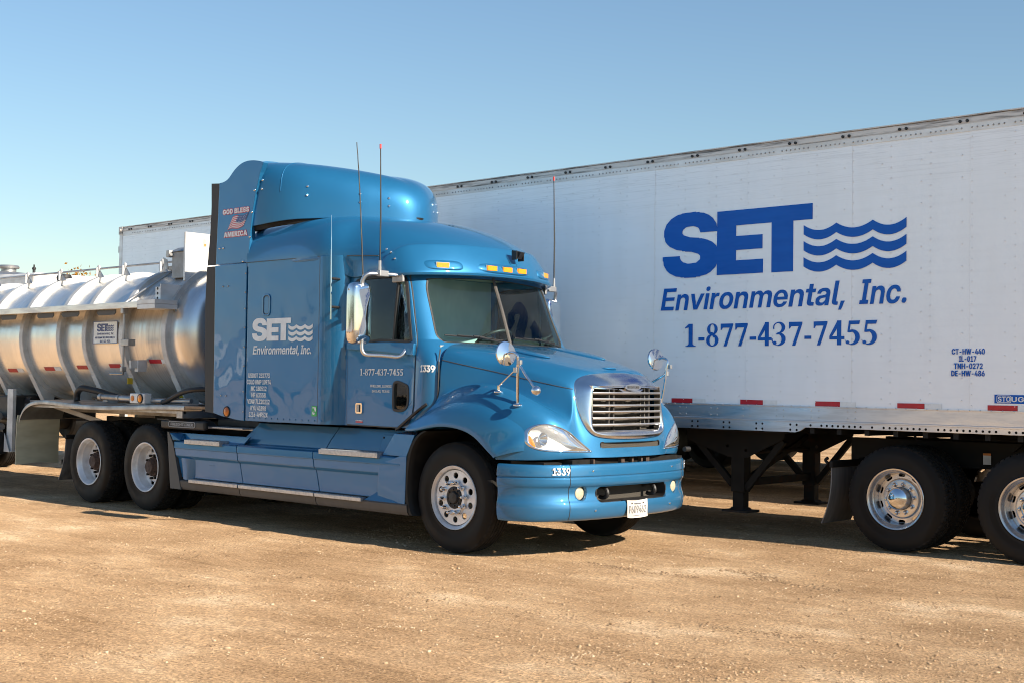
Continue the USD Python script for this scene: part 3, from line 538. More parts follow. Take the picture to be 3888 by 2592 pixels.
# ---------------------------------------------------------------- the road tractor under the front of the trailer
tc = thing('road_tractor', 'dark tractor rear axles with deep dish aluminium wheels under the box trailer', 'truck', (3.3, TY+1.3, 0))
for xc in (2.765, 4.085):
    for y, s in ((TY+.04, -1), (TY+2.56, 1)): wheel(tc, (xc, y, .505), 'slot', s, tread='block')
obj('frame_rail', [bx(1.85, 7.5, TY+.87, TY+.95, .80, 1.05), bx(1.85, 7.5, TY+.85, TY+.97, 1.04, 1.055), bx(1.85, 7.5, TY+.85, TY+.97, .795, .81)], 'chassis_black', tc)
obj('frame_rail', [bx(1.85, 7.5, TY+1.65, TY+1.73, .80, 1.05)], 'chassis_black', tc)
each('cross_beam', [bx(x, x+.1, TY+.95, TY+1.65, .8, 1.02) for x in (1.9, 2.6, 3.25, 3.9, 4.8)], 'chassis_black', tc)
for xc in (2.765, 4.085): obj('axle', [cyl([xc, TY+.3, .505], [xc, TY+2.3, .505], .08, 14), sph((xc, TY+1.3, .505), .24, 2), rbx(xc-.35, xc+.35, TY+.78, TY+.88, .50, .62, .02), rbx(xc-.12, xc+.12, TY+.72, TY+.9, .30, .52, .02)], 'chassis_black', tc)
obj('fifth_wheel', [rbx(2.95, 3.75, TY+.85, TY+1.75, 1.06, 1.105, .02), hull([(3.02, TY+.80, .98), (3.62, TY+.80, .98), (2.95, TY+.80, 1.06), (3.72, TY+.80, 1.06), (3.02, TY+1.8, .98), (3.62, TY+1.8, .98), (2.95, TY+1.8, 1.06), (3.72, TY+1.8, 1.06)])], 'chassis_black', tc)
obj('warning_label', bx(3.30, 3.38, TY+.845, TY+.8485, .84, .93), 'decal_white', tc); obj('label_heading', bx(3.30, 3.38, TY+.843, TY+.8465, .93, .952), 'orange_label', tc)
c = spl([(2.075, 0, .80), (2.075, 0, .62), (2.045, 0, .42), (1.965, 0, .21)], 16); P = np.stack([np.c_[c[:, 0], np.full(16, y), c[:, 2]] for y in np.linspace(TY+.03, TY+.64, 5)], 1)
obj('mud_flap', solid(P, .010), 'flap_rubber', tc)
P2 = P.copy(); P2[..., 1] += 1.93; obj('mud_flap', solid(P2, .010), 'flap_rubber', tc)
obj('flap_hanger', [rbx(2.06, 2.10, TY+.02, TY+.66, .775, .845, .01), tube(spl([(2.08, TY+.6, .83), (2.25, TY+.75, .88), (2.6, TY+.85, .92)], 10), .02, 8), tube(spl([(2.05, TY+.02, .82), (2.02, TY+.02, .85), (2.05, TY+.02, .87)], 6), .016, 8)], 'chassis_black', tc)
obj('air_line', tube(spl([(2.46, TY+.9, 1.12), (2.50, TY+.9, 1.14), (2.55, TY+.9, 1.10), (2.57, TY+.9, 1.02), (2.54, TY+.9, .98)], 14), .013, 8), 'black_plastic', tc)
# ---------------------------------------------------------------- the blue highway tractor (origin on the ground below its front axle, nose towards +x)
tk = thing('semi_truck', 'blue metallic sleeper cab truck with tall roof fairing and chrome grille', 'truck', (0, 0, 0))
def both(fn):
    for s in (1, -1): fn(s)
def my(m, s):
    m = tomesh(m)
    if s > 0: return m                                                   # near side (y<0) as drawn
    m = m.copy(); m.vertices = m.vertices*[1, -1, 1]; m.invert(); return m
# --- hood: one smooth skin from the cowl over the fenders to the nose
HOOD = [
 [(-.42,0,1.975),(-.41,.45,1.970),(-.38,.80,1.955),(-.35,.95,1.91),(-.335,1.03,1.81),(-.33,1.06,1.62),(-.35,1.075,1.42),(-.47,1.14,1.27),(-.635,1.205,1.118)],
 [(-.10,0,1.935),(-.10,.44,1.930),(-.08,.76,1.905),(-.06,.89,1.85),(-.05,.955,1.75),(-.05,.985,1.50),(-.06,1.05,1.53),(-.15,1.16,1.425),(-.37,1.238,1.140)],
 [(.20,0,1.885),(.20,.42,1.880),(.20,.68,1.850),(.21,.80,1.79),(.21,.86,1.70),(.21,.905,1.52),(.21,1.01,1.570),(.15,1.165,1.465),(-.07,1.250,1.175)],
 [(.50,0,1.830),(.50,.40,1.822),(.50,.62,1.79),(.50,.735,1.725),(.50,.785,1.64),(.50,.84,1.465),(.50,.975,1.530),(.46,1.15,1.430),(.24,1.248,1.135)],
 [(.78,0,1.765),(.78,.38,1.755),(.78,.56,1.72),(.78,.66,1.65),(.78,.705,1.56),(.78,.765,1.375),(.77,.915,1.42),(.72,1.115,1.330),(.42,1.240,1.035)],
 [(.975,0,1.697),(.965,.36,1.684),(.945,.52,1.645),(.94,.60,1.565),(.95,.645,1.47),(.965,.715,1.30),(.96,.87,1.295),(.865,1.06,1.225),(.515,1.232,.960)],
 [(1.10,0,1.50),(1.085,.36,1.49),(1.045,.53,1.45),(1.01,.605,1.38),(1.015,.665,1.29),(1.04,.75,1.205),(1.025,.88,1.165),(.905,1.072,1.110),(.55,1.226,.930)],
 [(1.165,0,1.17),(1.150,.36,1.17),(1.115,.53,1.15),(1.085,.615,1.115),(1.080,.69,1.075),(1.075,.80,1.035),(1.030,.92,1.010),(.905,1.085,.985),(.565,1.224,.912)],
 [(1.205,0,.915),(1.190,.36,.915),(1.150,.53,.915),(1.115,.62,.915),(1.095,.70,.912),(1.065,.81,.908),(1.015,.92,.903),(.90,1.075,.898),(.575,1.222,.893)]]
HC = V(HOOD, float); HC[..., 1] *= -1
HP = patch(HC, 90, 90); HF = mirror_y(HP)
from scipy.interpolate import LinearNDInterpolator
_hp = HP[30:].reshape(-1, 3); hood_x = LinearNDInterpolator(_hp[:, 1:], _hp[:, 0])
def on_hood(y, z, off=0.):
    """x of the nose at (y, z) on the near side"""
    return np.nan_to_num(hood_x(np.c_[np.minimum(-np.abs(y), -1e-4), z]), nan=1.0)+off
GOUT = smoothpoly([(0,1.690),(.30,1.678),(.47,1.655),(.565,1.60),(.602,1.49),(.610,1.36),(.590,1.22),(.52,1.125),(.34,1.092),(0,1.080),(-.34,1.092),(-.52,1.125),(-.590,1.22),(-.610,1.36),(-.602,1.49),(-.565,1.60),(-.47,1.655),(-.30,1.678)], 8)
HL = [(-1.125,1.075),(-1.102,1.160),(-1.045,1.212),(-.97,1.222),(-.89,1.203),(-.80,1.165),(-.71,1.105),(-.625,1.035),(-.560,.980),(-.585,.966),(-.72,.968),(-.88,.974),(-1.03,.985),(-1.105,1.02)]
HLP = smoothpoly(HL, 8)
slot = rrect(-.445, .445, 1.000, 1.050, .02)
hood = solid(HF, .022)
tools = [extr(GOUT.buffer(-.012), 'x', .90, 1.6), extr(slot, 'x', .9, 1.5), extr(HLP.buffer(-.012), 'x', .35, 1.5), my(extr(HLP.buffer(-.012), 'x', .35, 1.5), -1)]
hood = cut(hood, *tools)
hd = obj('hood', hood, 'blue_paint', tk, 40)
def strip_on(points, r, name, mt, parent, both_sides=True):
    for s in ((1, -1) if both_sides else (1,)): obj(name, my(tube(points, r, 6), s), mt, parent)
# seam along the hood side: a thin dark gap following the skin
seam = []
for v in range(0, 74):
    q = HP[v, 24:62]; w_ = q[:, 2]-np.interp(q[:, 0], [-.33, .96], [1.795, 1.535]); j = np.nonzero((w_[:-1] > 0) & (w_[1:] <= 0))[0]
    if len(j) and q[j[0], 0] < .955: t_ = w_[j[0]]/(w_[j[0]]-w_[j[0]+1]); seam.append(q[j[0]]*(1-t_)+q[j[0]+1]*t_)
seam = V(seam)
strip_on(seam+[0, -.0005, .0], .0045, 'panel_gap', 'decal_black', hd)
# flare above the wheel arch
fl = HP[:, -1]; fl2 = HP[:, -4]
for s in (1, -1):
    P = np.stack([HP[:78, -9]*.0+HP[:78, -9]+[0, -.002, 0], HP[:78, -6]+[0, -.022, .004], HP[:78, -3]+[0, -.026, 0], HP[:78, -1]+[0, -.024, -.004], HP[:78, -1]+[0, .05, -.012], HP[:78, -1]+[0, .16, -.004]], 1)
    P = np.stack([make_interp_spline(np.linspace(0, 1, 6), row, k=2)(np.linspace(0, 1, 14)) for row in P])
    obj('wheel_arch_flare', my(gridmesh(P), s), 'blue_paint', hd)
    # dark liner inside the arch
    P = np.stack([HP[:, -1]+[0, .05, -.0], HP[:, -1]+[.0, .45, .01]], 1); obj('arch_liner', my(gridmesh(P), s), 'chassis_black', hd)
obj('hood_handle', [sph((.885, 0, 1.735), 1, 2, (.055, .10, .016)), ], 'blue_paint', hd)
for s in (1, -1):
    rg_ = sph((0, 0, 0), 1, 3, (.38, .12, .030)); rg_.apply_transform(trimesh.transformations.rotation_matrix(.165, [0, 1, 0])); rg_.apply_translation((.12, -.42, 1.892)); obj('hood_ridge', my(rg_, s), 'blue_paint', hd)
# --- grille
gy_ = V(GOUT.exterior.coords)[:-1]; NG = 200
def resamp(poly, n, start=None):
    c = V(poly.exterior.coords); L = np.r_[0, np.cumsum(np.linalg.norm(np.diff(c, axis=0), axis=1))]; t = np.linspace(0, L[-1], n, endpoint=False); q = np.c_[np.interp(t, L, c[:, 0]), np.interp(t, L, c[:, 1])]
    a = np.arctan2(q[:, 1]-1.37, q[:, 0]); q = q[np.argsort(a)]; return q
def byangle(poly, n, cz=1.37):
    out = []
    for a in np.linspace(0, 2*np.pi, n, endpoint=False):
        ln = LineString([(0, cz), (3*math.cos(a), cz+3*math.sin(a))]); p = ln.intersection(poly.exterior); p = p if p.geom_type == 'Point' else list(p.geoms)[0]; out.append((p.x, p.y))
    return V(out)
GIN = rrect(-.515, .515, 1.160, 1.555, .045, 8)
qo, qi = byangle(GOUT.buffer(.004), NG), byangle(GIN, NG)
xo = on_hood(qo[:, 0], qo[:, 1]); xi = 1.172-.16*qi[:, 0]**2*1.4+.004*(1.56-qi[:, 1])
O = np.c_[xo, qo]; I_ = np.c_[xi, qi]; fr = np.stack([O+[-.03, 0, 0], O+[.010, 0, 0], O*.92+I_*.08+[.020, 0, 0], O*.65+I_*.35+[.036, 0, 0], O*.3+I_*.7+[.027, 0, 0], O*.07+I_*.93+[.006, 0, 0], I_, I_+[-.02, 0, 0], I_+[-.07, 0, 0]], 0)
fr = make_interp_spline(np.linspace(0, 1, 9), fr, k=2, axis=0)(np.linspace(0, 1, 26))
gr = obj('grille_surround', gridmesh(fr, closed_u=True), 'brushed_chrome', tk, True)
yy = np.linspace(-.515, .515, 24)
for z in (1.500, 1.443, 1.385, 1.327, 1.268, 1.208):
    prof = V([(-.025, .003), (-.004, .014), (.010, .013), (.016, .004), (.010, -.007), (-.025, -.008)])
    P = np.stack([np.c_[1.163-.22*y*y+prof[:, 0], np.full(6, y), z+prof[:, 1]] for y in yy], 0); obj('grille_bar', gridmesh(P, closed_u=True), 'bright_aluminium', gr, 50)
hdr = Polygon([(-.52, 1.57), (-.52, 1.542), (-.19, 1.540), (-.13, 1.515), (.13, 1.515), (.19, 1.540), (.52, 1.542), (.52, 1.57)])
m = extr(hdr.segmentize(.03), 'x', 1.13, 1.166); m.vertices[:, 0] -= .22*m.vertices[:, 1]**2; obj('grille_header', m, 'chrome', gr)
bd = obj('badge', extr(affinity.scale(Point(0, 1.560).buffer(.030, quad_segs=10), 4.0, 1, origin=(0, 1.560)), 'x', 1.16, 1.182), 'chrome', gr)
obj('badge_lettering', extr(fitbox(glyphs('FREIGHTLINER', 800, 14), -.092, .092, 1.548, 1.572), 'x', 1.181, 1.1835), 'decal_black', bd, False)
for y in (-.27, .27):
    for z in (1.53, 1.47, 1.413, 1.355, 1.297, 1.238): each('grille_clip', [bx(1.10, 1.138, y+o, y+o+.012, z-.026, z+.024) for o in (-.04, .03)]+[bx(1.10, 1.134, y-.04, y+.04, z-.026, z-.018)], 'grey_plastic', gr)
obj('radiator', [bx(.93, .96, -.56, .56, .95, 1.60)]+[bx(.96, .985, -.52, .52, z, z+.010) for z in np.arange(1.18, 1.56, .03)]+[bx(.96, .99, y, y+.02, 1.15, 1.57) for y in (-.38, -.05, .36)], 'radiator', tk)
obj('lower_grille', [bx(1.12, 1.148, -.45, .45, .985, 1.065)], 'grille_mesh', tk)
obj('lower_grille_frame', extr(rrect(-.452, .452, .993, 1.057, .022).difference(rrect(-.442, .442, .999, 1.051, .018)), 'x', 1.12, 1.160), 'black_plastic', tk)
# --- headlights
yc = V(HLP.exterior.coords)[:-1]; cen = V([-.90, 1.075])
def hl_ring(scale, off, shift=(0, 0)):
    q = cen+(yc-cen)*scale+V(shift); return np.c_[on_hood(q[:, 0], q[:, 1])+off, q]
for s in (1, -1):
    rings = np.stack([hl_ring(1.015, -.004), hl_ring(1.01, .006), hl_ring(.97, .010), hl_ring(.93, .004), hl_ring(.92, -.02)])
    h = obj('headlight', my(gridmesh(rings, closed_u=True), s), 'chrome', tk, True)
    bowl = [hl_ring(.95, -.012), hl_ring(.90, -.05), hl_ring(.6, -.10), hl_ring(.2, -.12), hl_ring(.001, -.12)]
    obj('reflector', my(gridmesh(np.stack(bowl), closed_u=True), s), 'lamp_bowl', h, True)
    for (cy, cz, r) in ((-.99, 1.085, .058),):
        xb = float(on_hood([cy], [cz])[0])
        obj('projector', my(lathe([(xb-.10, r*.25), (xb-.085, r*.6), (xb-.055, r*.95), (xb-.045, r), (xb-.05, r*1.08)], 'x', 28, (0, cy, cz)), s), 'chrome', h)
    al = smoothpoly([(-1.108,1.075),(-1.098,1.118),(-1.085,1.10),(-1.070,1.04),(-1.072,1.005),(-1.095,1.035)], 6); q = V(al.exterior.coords)[:-1]; ca = q.mean(0)
    P = np.stack([np.c_[on_hood(ca[0]+(q[:, 0]-ca[0])*k, ca[1]+(q[:, 1]-ca[1])*k)-.014+.008*(1-k), ca+(q-ca)*k] for k in (1, .6, .01)]); obj('turn_signal', my(gridmesh(P, closed_u=True), s), 'amber_lens', h, True)
    tp = smoothpoly([(-.97,1.212),(-.88,1.195),(-.79,1.152),(-.70,1.09),(-.62,1.02),(-.575,.982),(-.66,.980),(-.70,1.03),(-.77,1.09),(-.86,1.145),(-.93,1.18)], 6).intersection(HLP.buffer(-.012)); q = V(polys(tp)[0].exterior.coords)[:-1]; ca = q.mean(0)
    P = np.stack([np.c_[on_hood(ca[0]+(q[:, 0]-ca[0])*k, ca[1]+(q[:, 1]-ca[1])*k)-.010+.002*(1-k), ca+(q-ca)*k] for k in (1, .6, .01)]); obj('bezel_panel', my(gridmesh(P, closed_u=True), s), 'chrome', h, True)
    L = [hl_ring(.96, -.006), hl_ring(.9, .002), hl_ring(.7, .012), hl_ring(.4, .018), hl_ring(.001, .02)]
    obj('lens', my(gridmesh(np.stack(L), closed_u=True), s), 'lamp_glass', h, True)
# --- bumper
PLAN = spl([(1.225, 0), (1.218, -.30), (1.192, -.58), (1.135, -.83), (1.055, -.99), (.93, -1.12), (.78, -1.195), (.60, -1.225)], 70); PLAN = np.vstack([PLAN[1:][::-1]*[1, -1], PLAN])
tn = np.gradient(PLAN, axis=0); nn = np.c_[-tn[:, 1], tn[:, 0]]; nn /= np.linalg.norm(nn, axis=1, keepdims=True); nn *= np.sign(nn[:, :1]*PLAN[:, :1]+nn[:, 1:]*PLAN[:, 1:])
side = np.clip((np.abs(PLAN[:, 1])-.85)/.3, 0, 1)
prof = [(-.055,.845),(-.03,.862),(-.010,.860),(.004,.845),(.010,.80),(.012,.757),(.003,.749),(.003,.744),(.012,.737),(.012,.70),(.004,.672),(-.016,.65),(-.026,.60),(-.014,.545),(.004,.51),(.010,.47),(.002,.42),(-.022,.372),(-.06,.352)]
rows = []
for o, z in prof:
    o2 = o if z > .74 else o*(1-.55*side)+.004*side
    zz = z+.0*side; rows.append(np.c_[PLAN+nn*(o2 if np.ndim(o2) else np.full(len(PLAN), o2))[:, None]-nn*.0, np.full(len(PLAN), zz)])
BP = np.stack(rows); BP = np.stack([np.interp(np.linspace(0, 1, 64), np.linspace(0, 1, len(prof)), np.arange(len(prof)))]) if False else BP
BPs = PchipInterpolator(np.linspace(0, 1, len(prof)), BP, axis=0)(np.linspace(0, 1, 84))
bump = solid(BPs[:, ::1], .03)
OPEN = rrect(-.525, .525, .510, .652, .05); FOG = [Point(s*.705, .600).buffer(.064, quad_segs=10) for s in (1, -1)]
bump = cut(bump, extr(OPEN, 'x', .9, 1.5), *[extr(f, 'x', .8, 1.5) for f in FOG])
bm = obj('bumper', bump, 'blue_paint', tk, 40)
obj('bumper_recess', [extr(OPEN.buffer(.012).difference(OPEN.buffer(-.002)), 'x', 1.0, 1.178)], 'black_plastic', bm); obj('intake_screen', bx(1.02, 1.03, -.56, .56, .47, .69), 'grille_mesh', bm)
obj('intake_backing', bx(.99, 1.0, -.6, .6, .45, .72), 'chassis_black', bm)
for s in (1, -1):
    xf = 1.150; obj('fog_lamp', [lathe([(1.06, .001), (1.085, .03), (1.115, .058), (1.125, .060)], 'x', 28, (0, s*.705, .600))], 'chrome', bm)
    obj('fog_lens', lathe([(1.118, .0625), (1.130, .056), (1.140, .035), (1.144, .001)], 'x', 28, (0, s*.705, .600)), 'fog_lens', bm)
    obj('tow_hook', tube(spl([(1.03, s*.36, .62), (1.10, s*.36, .64), (1.16, s*.36, .62), (1.175, s*.36, .575), (1.13, s*.36, .545), (1.08, s*.36, .55)], 16), .020, 8), 'black_plastic', bm)
    for y, z in ((.60, .80), (.565, .445), (.97, .80)):
        k = np.argmin(np.abs(PLAN[:, 1]-s*y)); obj('bumper_bolt', sph((PLAN[k, 0]+.008, s*y, z), .012, 1), 'chrome', bm)
    i0 = np.argmin(np.abs(PLAN[:, 1]-s*.845)); gp = BPs[2:80, i0]+np.r_[nn[i0], 0]*.0015; obj('panel_gap', tube(gp, .003, 5), 'decal_black', bm)
obj('plate_bracket', rbx(1.15, 1.242, -.16, .14, .500, .516, .004), 'black_plastic', bm)
pc = V([[1.243, 0, .508], [1.244, 0, .495], [1.247, 0, .44], [1.246, 0, .39], [1.250, 0, .345]]); pz = spl(pc, 10); P = np.stack([np.c_[pz[:, 0]+.0*y, np.full(10, y), pz[:, 2]+.008*(y/.15)**2] for y in np.linspace(-.153, .153, 12)], 0)
lp = obj('licence_plate', solid(P, .002), 'dirty_white', bm)
m = extr(fitbox(glyphs('P609462', 400, 14), -.128, .128, .392, .462).segmentize(.02), 'x', 1.2475, 1.2520); obj('plate_number', m, 'decal_grey', lp, False)
obj('plate_number', extr(union_all([fitbox(glyphs('ILLINOIS', 700, 14), -.05, .05, .474, .484), sbox(-.06, .366, .03, .371)]), 'x', 1.2455, 1.2525), 'decal_grey', lp, False)
for s in (1, -1): obj('plate_bolt', sph((1.2475, s*.085, .483), .008, 1), 'rust_hub', lp)
k = np.argmin(np.abs(PLAN[:, 1]-1.03)); obj('bumper_sticker', hull([(PLAN[k, 0]+nn[k, 0]*.0155-tn[k, 0]/np.linalg.norm(tn[k])*a+nn[k, 0]*e, PLAN[k, 1]+nn[k, 1]*.0155-tn[k, 1]/np.linalg.norm(tn[k])*a+nn[k, 1]*e, z) for a in (-.035, .035) for z in (.765, .835) for e in (0, .002)]), 'decal_white', bm)
k = np.argmin(np.abs(PLAN[:, 1]+.925)); t2 = np.r_[tn[k]/np.linalg.norm(tn[k]), 0]*np.sign(-tn[k, 1])*-1; n2 = np.r_[nn[k], 0]
def place(shape, c, ex, ey, th=.002):
    """flat lettering put on a surface with its own right (ex) and up (ey) directions"""
    ex, ey = V(ex, float)/np.linalg.norm(ex), V(ey, float)/np.linalg.norm(ey); n = np.cross(ex, ey); out = []
    for g_ in polys(shape):
        m = trimesh.creation.extrude_polygon(g_, th, engine='earcut'); out.append(trimesh.Trimesh(V(c)+m.vertices[:, :1]*ex+m.vertices[:, 1:2]*ey+m.vertices[:, 2:]*n, m.faces, process=False))
    return trimesh.util.concatenate(out)
ex = V([-n2[1], n2[0], 0]);
obj('unit_number', place(fitbox(glyphs('1339', 800, 14), -.085, .085, -.034, .034), V([PLAN[k, 0], PLAN[k, 1], .802])+n2*.0125, ex, (0, 0, 1), .003), 'decal_white', bm, False)
obj('bumper_seat', [bx(.55, 1.12, -.80, .80, .84, .90), bx(.6, 1.0, -1.05, 1.05, .82, .88)], 'chassis_black', tk)
each('wiring', [bx(1.10, 1.16, y, y+w, .862, .90) for y, w in ((-.14, .05), (.02, .03), (.16, .03), (.24, .05), (-.55, .02))], 'rust_hub', tk)
obj('side_bumper_stub', cyl([.98, 1.12, .94], [.98, 1.20, .94], .025, 12), 'black_plastic', tk)
# --- cab: lower body, windscreen posts and roof rim as one hollow shell
def plan(z):
    Z = [1.13, 1.45, 1.80, 1.99, 2.30, 2.66]
    K = {'a': [(-1.72,-1.105)]*3+[(-1.72,-1.10),(-1.72,-1.085),(-1.72,-1.055)],
         'b': [(-1.20,-1.108),(-1.20,-1.110),(-1.20,-1.108),(-1.22,-1.102),(-1.25,-1.085),(-1.30,-1.055)],
         'c': [(-.70,-1.10),(-.68,-1.10),(-.66,-1.095),(-.70,-1.088),(-.82,-1.065),(-1.02,-1.035)],
         'd': [(-.42,-1.05),(-.38,-1.06),(-.37,-1.055),(-.565,-1.03),(-.72,-1.01),(-.88,-.985)],
         'e': [(-.36,-.95),(-.34,-1.00),(-.345,-.985),(-.515,-.945),(-.665,-.935),(-.815,-.92)],
         'f': [(-.33,-.50),(-.33,-.50),(-.36,-.50),(-.435,-.50),(-.555,-.50),(-.70,-.50)],
         'g': [(-.33,0),(-.33,0),(-.35,0),(-.405,0),(-.515,0),(-.66,0)]}
    return V([[np.interp(z, Z, [q[i] for q in K[k]]) for i in (0, 1)] for k in 'abcdefg'])
zs = np.unique(np.r_[np.linspace(1.13, 2.70, 30), 1.99]); rows = []
for z in zs:
    p = plan(z); c = np.vstack([np.linspace(p[0], p[1], 6)[:-1], np.linspace(p[1], p[2], 6)[:-1], spl(p[2:], 34, 2)]); c = np.vstack([c, c[:-1][::-1]*[1, -1]]); rows.append(np.c_[c, np.full(len(c), z)])
CAB = np.stack(rows); cabm = solid(CAB, .045)
# window openings, drawn on the side wall (x, z)
WIN = smoothpoly([(-1.60,1.985),(-1.20,1.982),(-.80,1.972),(-.705,1.985),(-.715,2.05),(-.80,2.36),(-.865,2.56),(-.93,2.625),(-1.15,2.632),(-1.42,2.628),(-1.56,2.60),(-1.60,2.50),(-1.612,2.25)], 10)
PEEP = smoothpoly([(-.935,1.345),(-.935,1.50),(-.925,1.565),(-.87,1.58),(-.77,1.553),(-.728,1.52),(-.722,1.42),(-.735,1.345),(-.80,1.30),(-.90,1.298)], 8)
WS = [(-.925,2.04),(-.905,2.25),(-.885,2.50),(-.86,2.59),(-.75,2.612),(0,2.640),(.75,2.612),(.86,2.59),(.885,2.50),(.905,2.25),(.925,2.04),(.88,1.985),(.75,1.97),(0,1.975),(-.75,1.97),(-.88,1.985)]
WSP = smoothpoly(WS, 6)
cabm = cut(cabm, extr(WIN, 'y', -1.3, -.6), extr(WIN, 'y', .6, 1.3), extr(PEEP, 'y', -1.3, -.9), extr(PEEP, 'y', .9, 1.3), extr(WSP, 'x', -1.15, -.2))
cb = obj('cab', cabm, 'blue_paint', tk, 35)
def cab_x(y, z):
    out = []
    for a, b in zip(np.atleast_1d(y), np.atleast_1d(z)):
        p = plan(b); c = spl(p[2:], 40, 2); out.append(np.interp(-abs(a), c[:, 1], c[:, 0]))
    return V(out)
def cab_y(x, z):
    p = plan(z); c = np.vstack([p[:2], spl(p[2:], 40, 2)]); o = np.argsort(c[:, 0]); return np.interp(x, c[o, 0], c[o, 1])
_cg = [np.vstack([plan(z)[:2], spl(plan(z)[2:], 40, 2)]) for z in np.linspace(1.0, 2.8, 46)]; _cx = np.linspace(-1.75, -.30, 120)
_ct = V([np.interp(_cx, c[np.argsort(c[:, 0]), 0], c[np.argsort(c[:, 0]), 1]) for c in _cg])
from scipy.interpolate import RegularGridInterpolator
_ci = RegularGridInterpolator((np.linspace(1.0, 2.8, 46), _cx), _ct, bounds_error=False, fill_value=None)
def cab_yv(v): return _ci(np.c_[v[:, 2], v[:, 0]])
def fine(m, e=.12):
    v, f = trimesh.remesh.subdivide_to_size(m.vertices, m.faces, e); w = np.where(v[:, 1] > .999, 1., np.where(v[:, 1] < .001, 0., v[:, 1])); v[:, 1] = np.round(w); m = trimesh.Trimesh(v, f, process=False); m.update_faces(m.area_faces > 1e-12); return m
# windscreen: two panes, rubber frame and middle bar
q = V(WSP.exterior.coords)[:-1]; cq = V([0, 2.30])
ring = lambda k, off: np.c_[cab_x(q[:, 0]*(1 if k == 1 else k), cq[1]+(q[:, 1]-cq[1])*k)+off, q[:, 0]*k, cq[1]+(q[:, 1]-cq[1])*k]
wf = obj('windshield_seal', gridmesh(np.stack([ring(1.008, .000), ring(1.006, .004), ring(.990, .004), ring(.982, -.006), ring(.982, -.02)]), closed_u=True), 'black_plastic', tk, True)
for s in (1, -1):
    yy2 = np.linspace(-.945, -.012, 30); zz2 = np.linspace(1.955, 2.655, 26); P = np.stack([np.c_[cab_x(yy2, np.full(30, z))-.006, yy2, np.full(30, z)] for z in zz2]); obj('windshield', my(gridmesh(P), s), 'windshield_glass', tk, True)
zz2 = np.linspace(1.95, 2.66, 16); obj('windshield_bar', solid(np.stack([np.c_[cab_x([y]*16, zz2)+.010-(.012 if abs(y) > .015 else 0), np.full(16, y), zz2] for y in (-.022, -.012, .012, .022)], 1), .012), 'grey_plastic', tk)
for y0, y1 in ((-.86, -.12), (.06, .74)):
    z0 = 2.04; yw = np.linspace(y0, y1, 12); pth = np.c_[cab_x(yw, z0-.03*np.linspace(0, 1, 12))+.022, yw, z0-.03*np.linspace(0, 1, 12)]
    w = obj('windshield_wiper', [tube(pth, .008, 6), tube(pth[2:-2]+[.010, 0, .008], .006, 6)], 'black_plastic', tk)
    obj('wiper_arm', [tube([pth[6]+[.02, 0, .01], pth[9]+[.02, .06, -.02], pth[-1]+[.03, .20, -.08]], .008, 6), tube([pth[5]+[.012, 0, .012], pth[7]+[.012, 0, .012]], .010, 6)], 'black_plastic', w)
# --- doors
DOOR = Polygon([(-1.645,1.135),(-.86,1.128),(-.735,1.165),(-.655,1.26),(-.632,1.36),(-.628,1.94),(-.655,2.05),(-.80,2.47),(-.865,2.645),(-.94,2.69),(-1.20,2.70),(-1.52,2.69),(-1.632,2.63),(-1.645,2.5)]).segmentize(.06).buffer(-.02).buffer(.02)
for s in (1, -1):
    D = DOOR.difference(WIN.buffer(.004)).difference(PEEP.buffer(.004)); m = extr(D.buffer(-.006).segmentize(.08), 'y', 0., 1.); m = fine(m)
    v = m.vertices.copy(); inn = v[:, 1] > .5; v[:, 1] = cab_yv(v)-.010+.03*inn; dm = trimesh.Trimesh(v, m.faces, process=False)
    dr = obj('door', my(dm, s), 'blue_paint', tk, 30); 
    def onside(shape, a, b, seg=.05):
        m = fine(extr(shape.segmentize(seg), 'y', 0., 1.)); v = m.vertices.copy(); k = v[:, 1] > .5; v[:, 1] = cab_yv(v)+np.where(k, b, a); return my(trimesh.Trimesh(v, m.faces, process=False), s)
    obj('window_seal', onside(WIN.buffer(.010).difference(WIN.buffer(-.016)), -.016, .01), 'black_plastic', dr)
    obj('side_window', onside(WIN, .004, .008), 'window_glass', dr)
    obj('window_post', onside(sbox(-.972, 1.975, -.950, 2.64).intersection(WIN), -.012, .01), 'black_plastic', dr)
    obj('peep_seal', onside(PEEP.buffer(.010).difference(PEEP.buffer(-.014)), -.016, .01), 'black_plastic', dr)
    obj('peep_window', onside(PEEP, .004, .008), 'window_glass', dr)
    obj('belt_trim', onside(Polygon([(-1.63,1.905),(-1.0,1.868),(-.64,1.838),(-.64,1.955),(-1.0,1.965),(-1.63,1.968)]).buffer(-.006).buffer(.006), -.038, 0), 'blue_paint', dr)
    hb = obj('door_handle', onside(rrect(-1.487, -1.385, 1.255, 1.362, .02).difference(rrect(-1.470, -1.408, 1.272, 1.345, .006)), -.024, 0), 'chrome', dr)
    obj('handle_cup', onside(rrect(-1.470, -1.408, 1.272, 1.345, .006), -.012, 0), 'black_plastic', hb); obj('handle_lever', onside(rrect(-1.468, -1.436, 1.274, 1.343, .006), -.020, -.012), 'dull_aluminium', hb)
    obj('door_gap', onside(DOOR.buffer(.004).difference(DOOR.buffer(-.008)), -.0035, .005), 'decal_black', dr)
def ondoor(name, shape, mt, off=.0125):
    m = extr(shape.segmentize(.06), 'y', 0., 1.); v = m.vertices.copy(); k = v[:, 1] > .5; v[:, 1] = cab_yv(v)-off-.002+.003*k; obj(name, trimesh.Trimesh(v, m.faces, process=False), mt, tk, False)
ondoor('telephone_number', fitbox(serif('1-877-437-7455'), -1.435, -.800, 1.640, 1.708), 'decal_white')
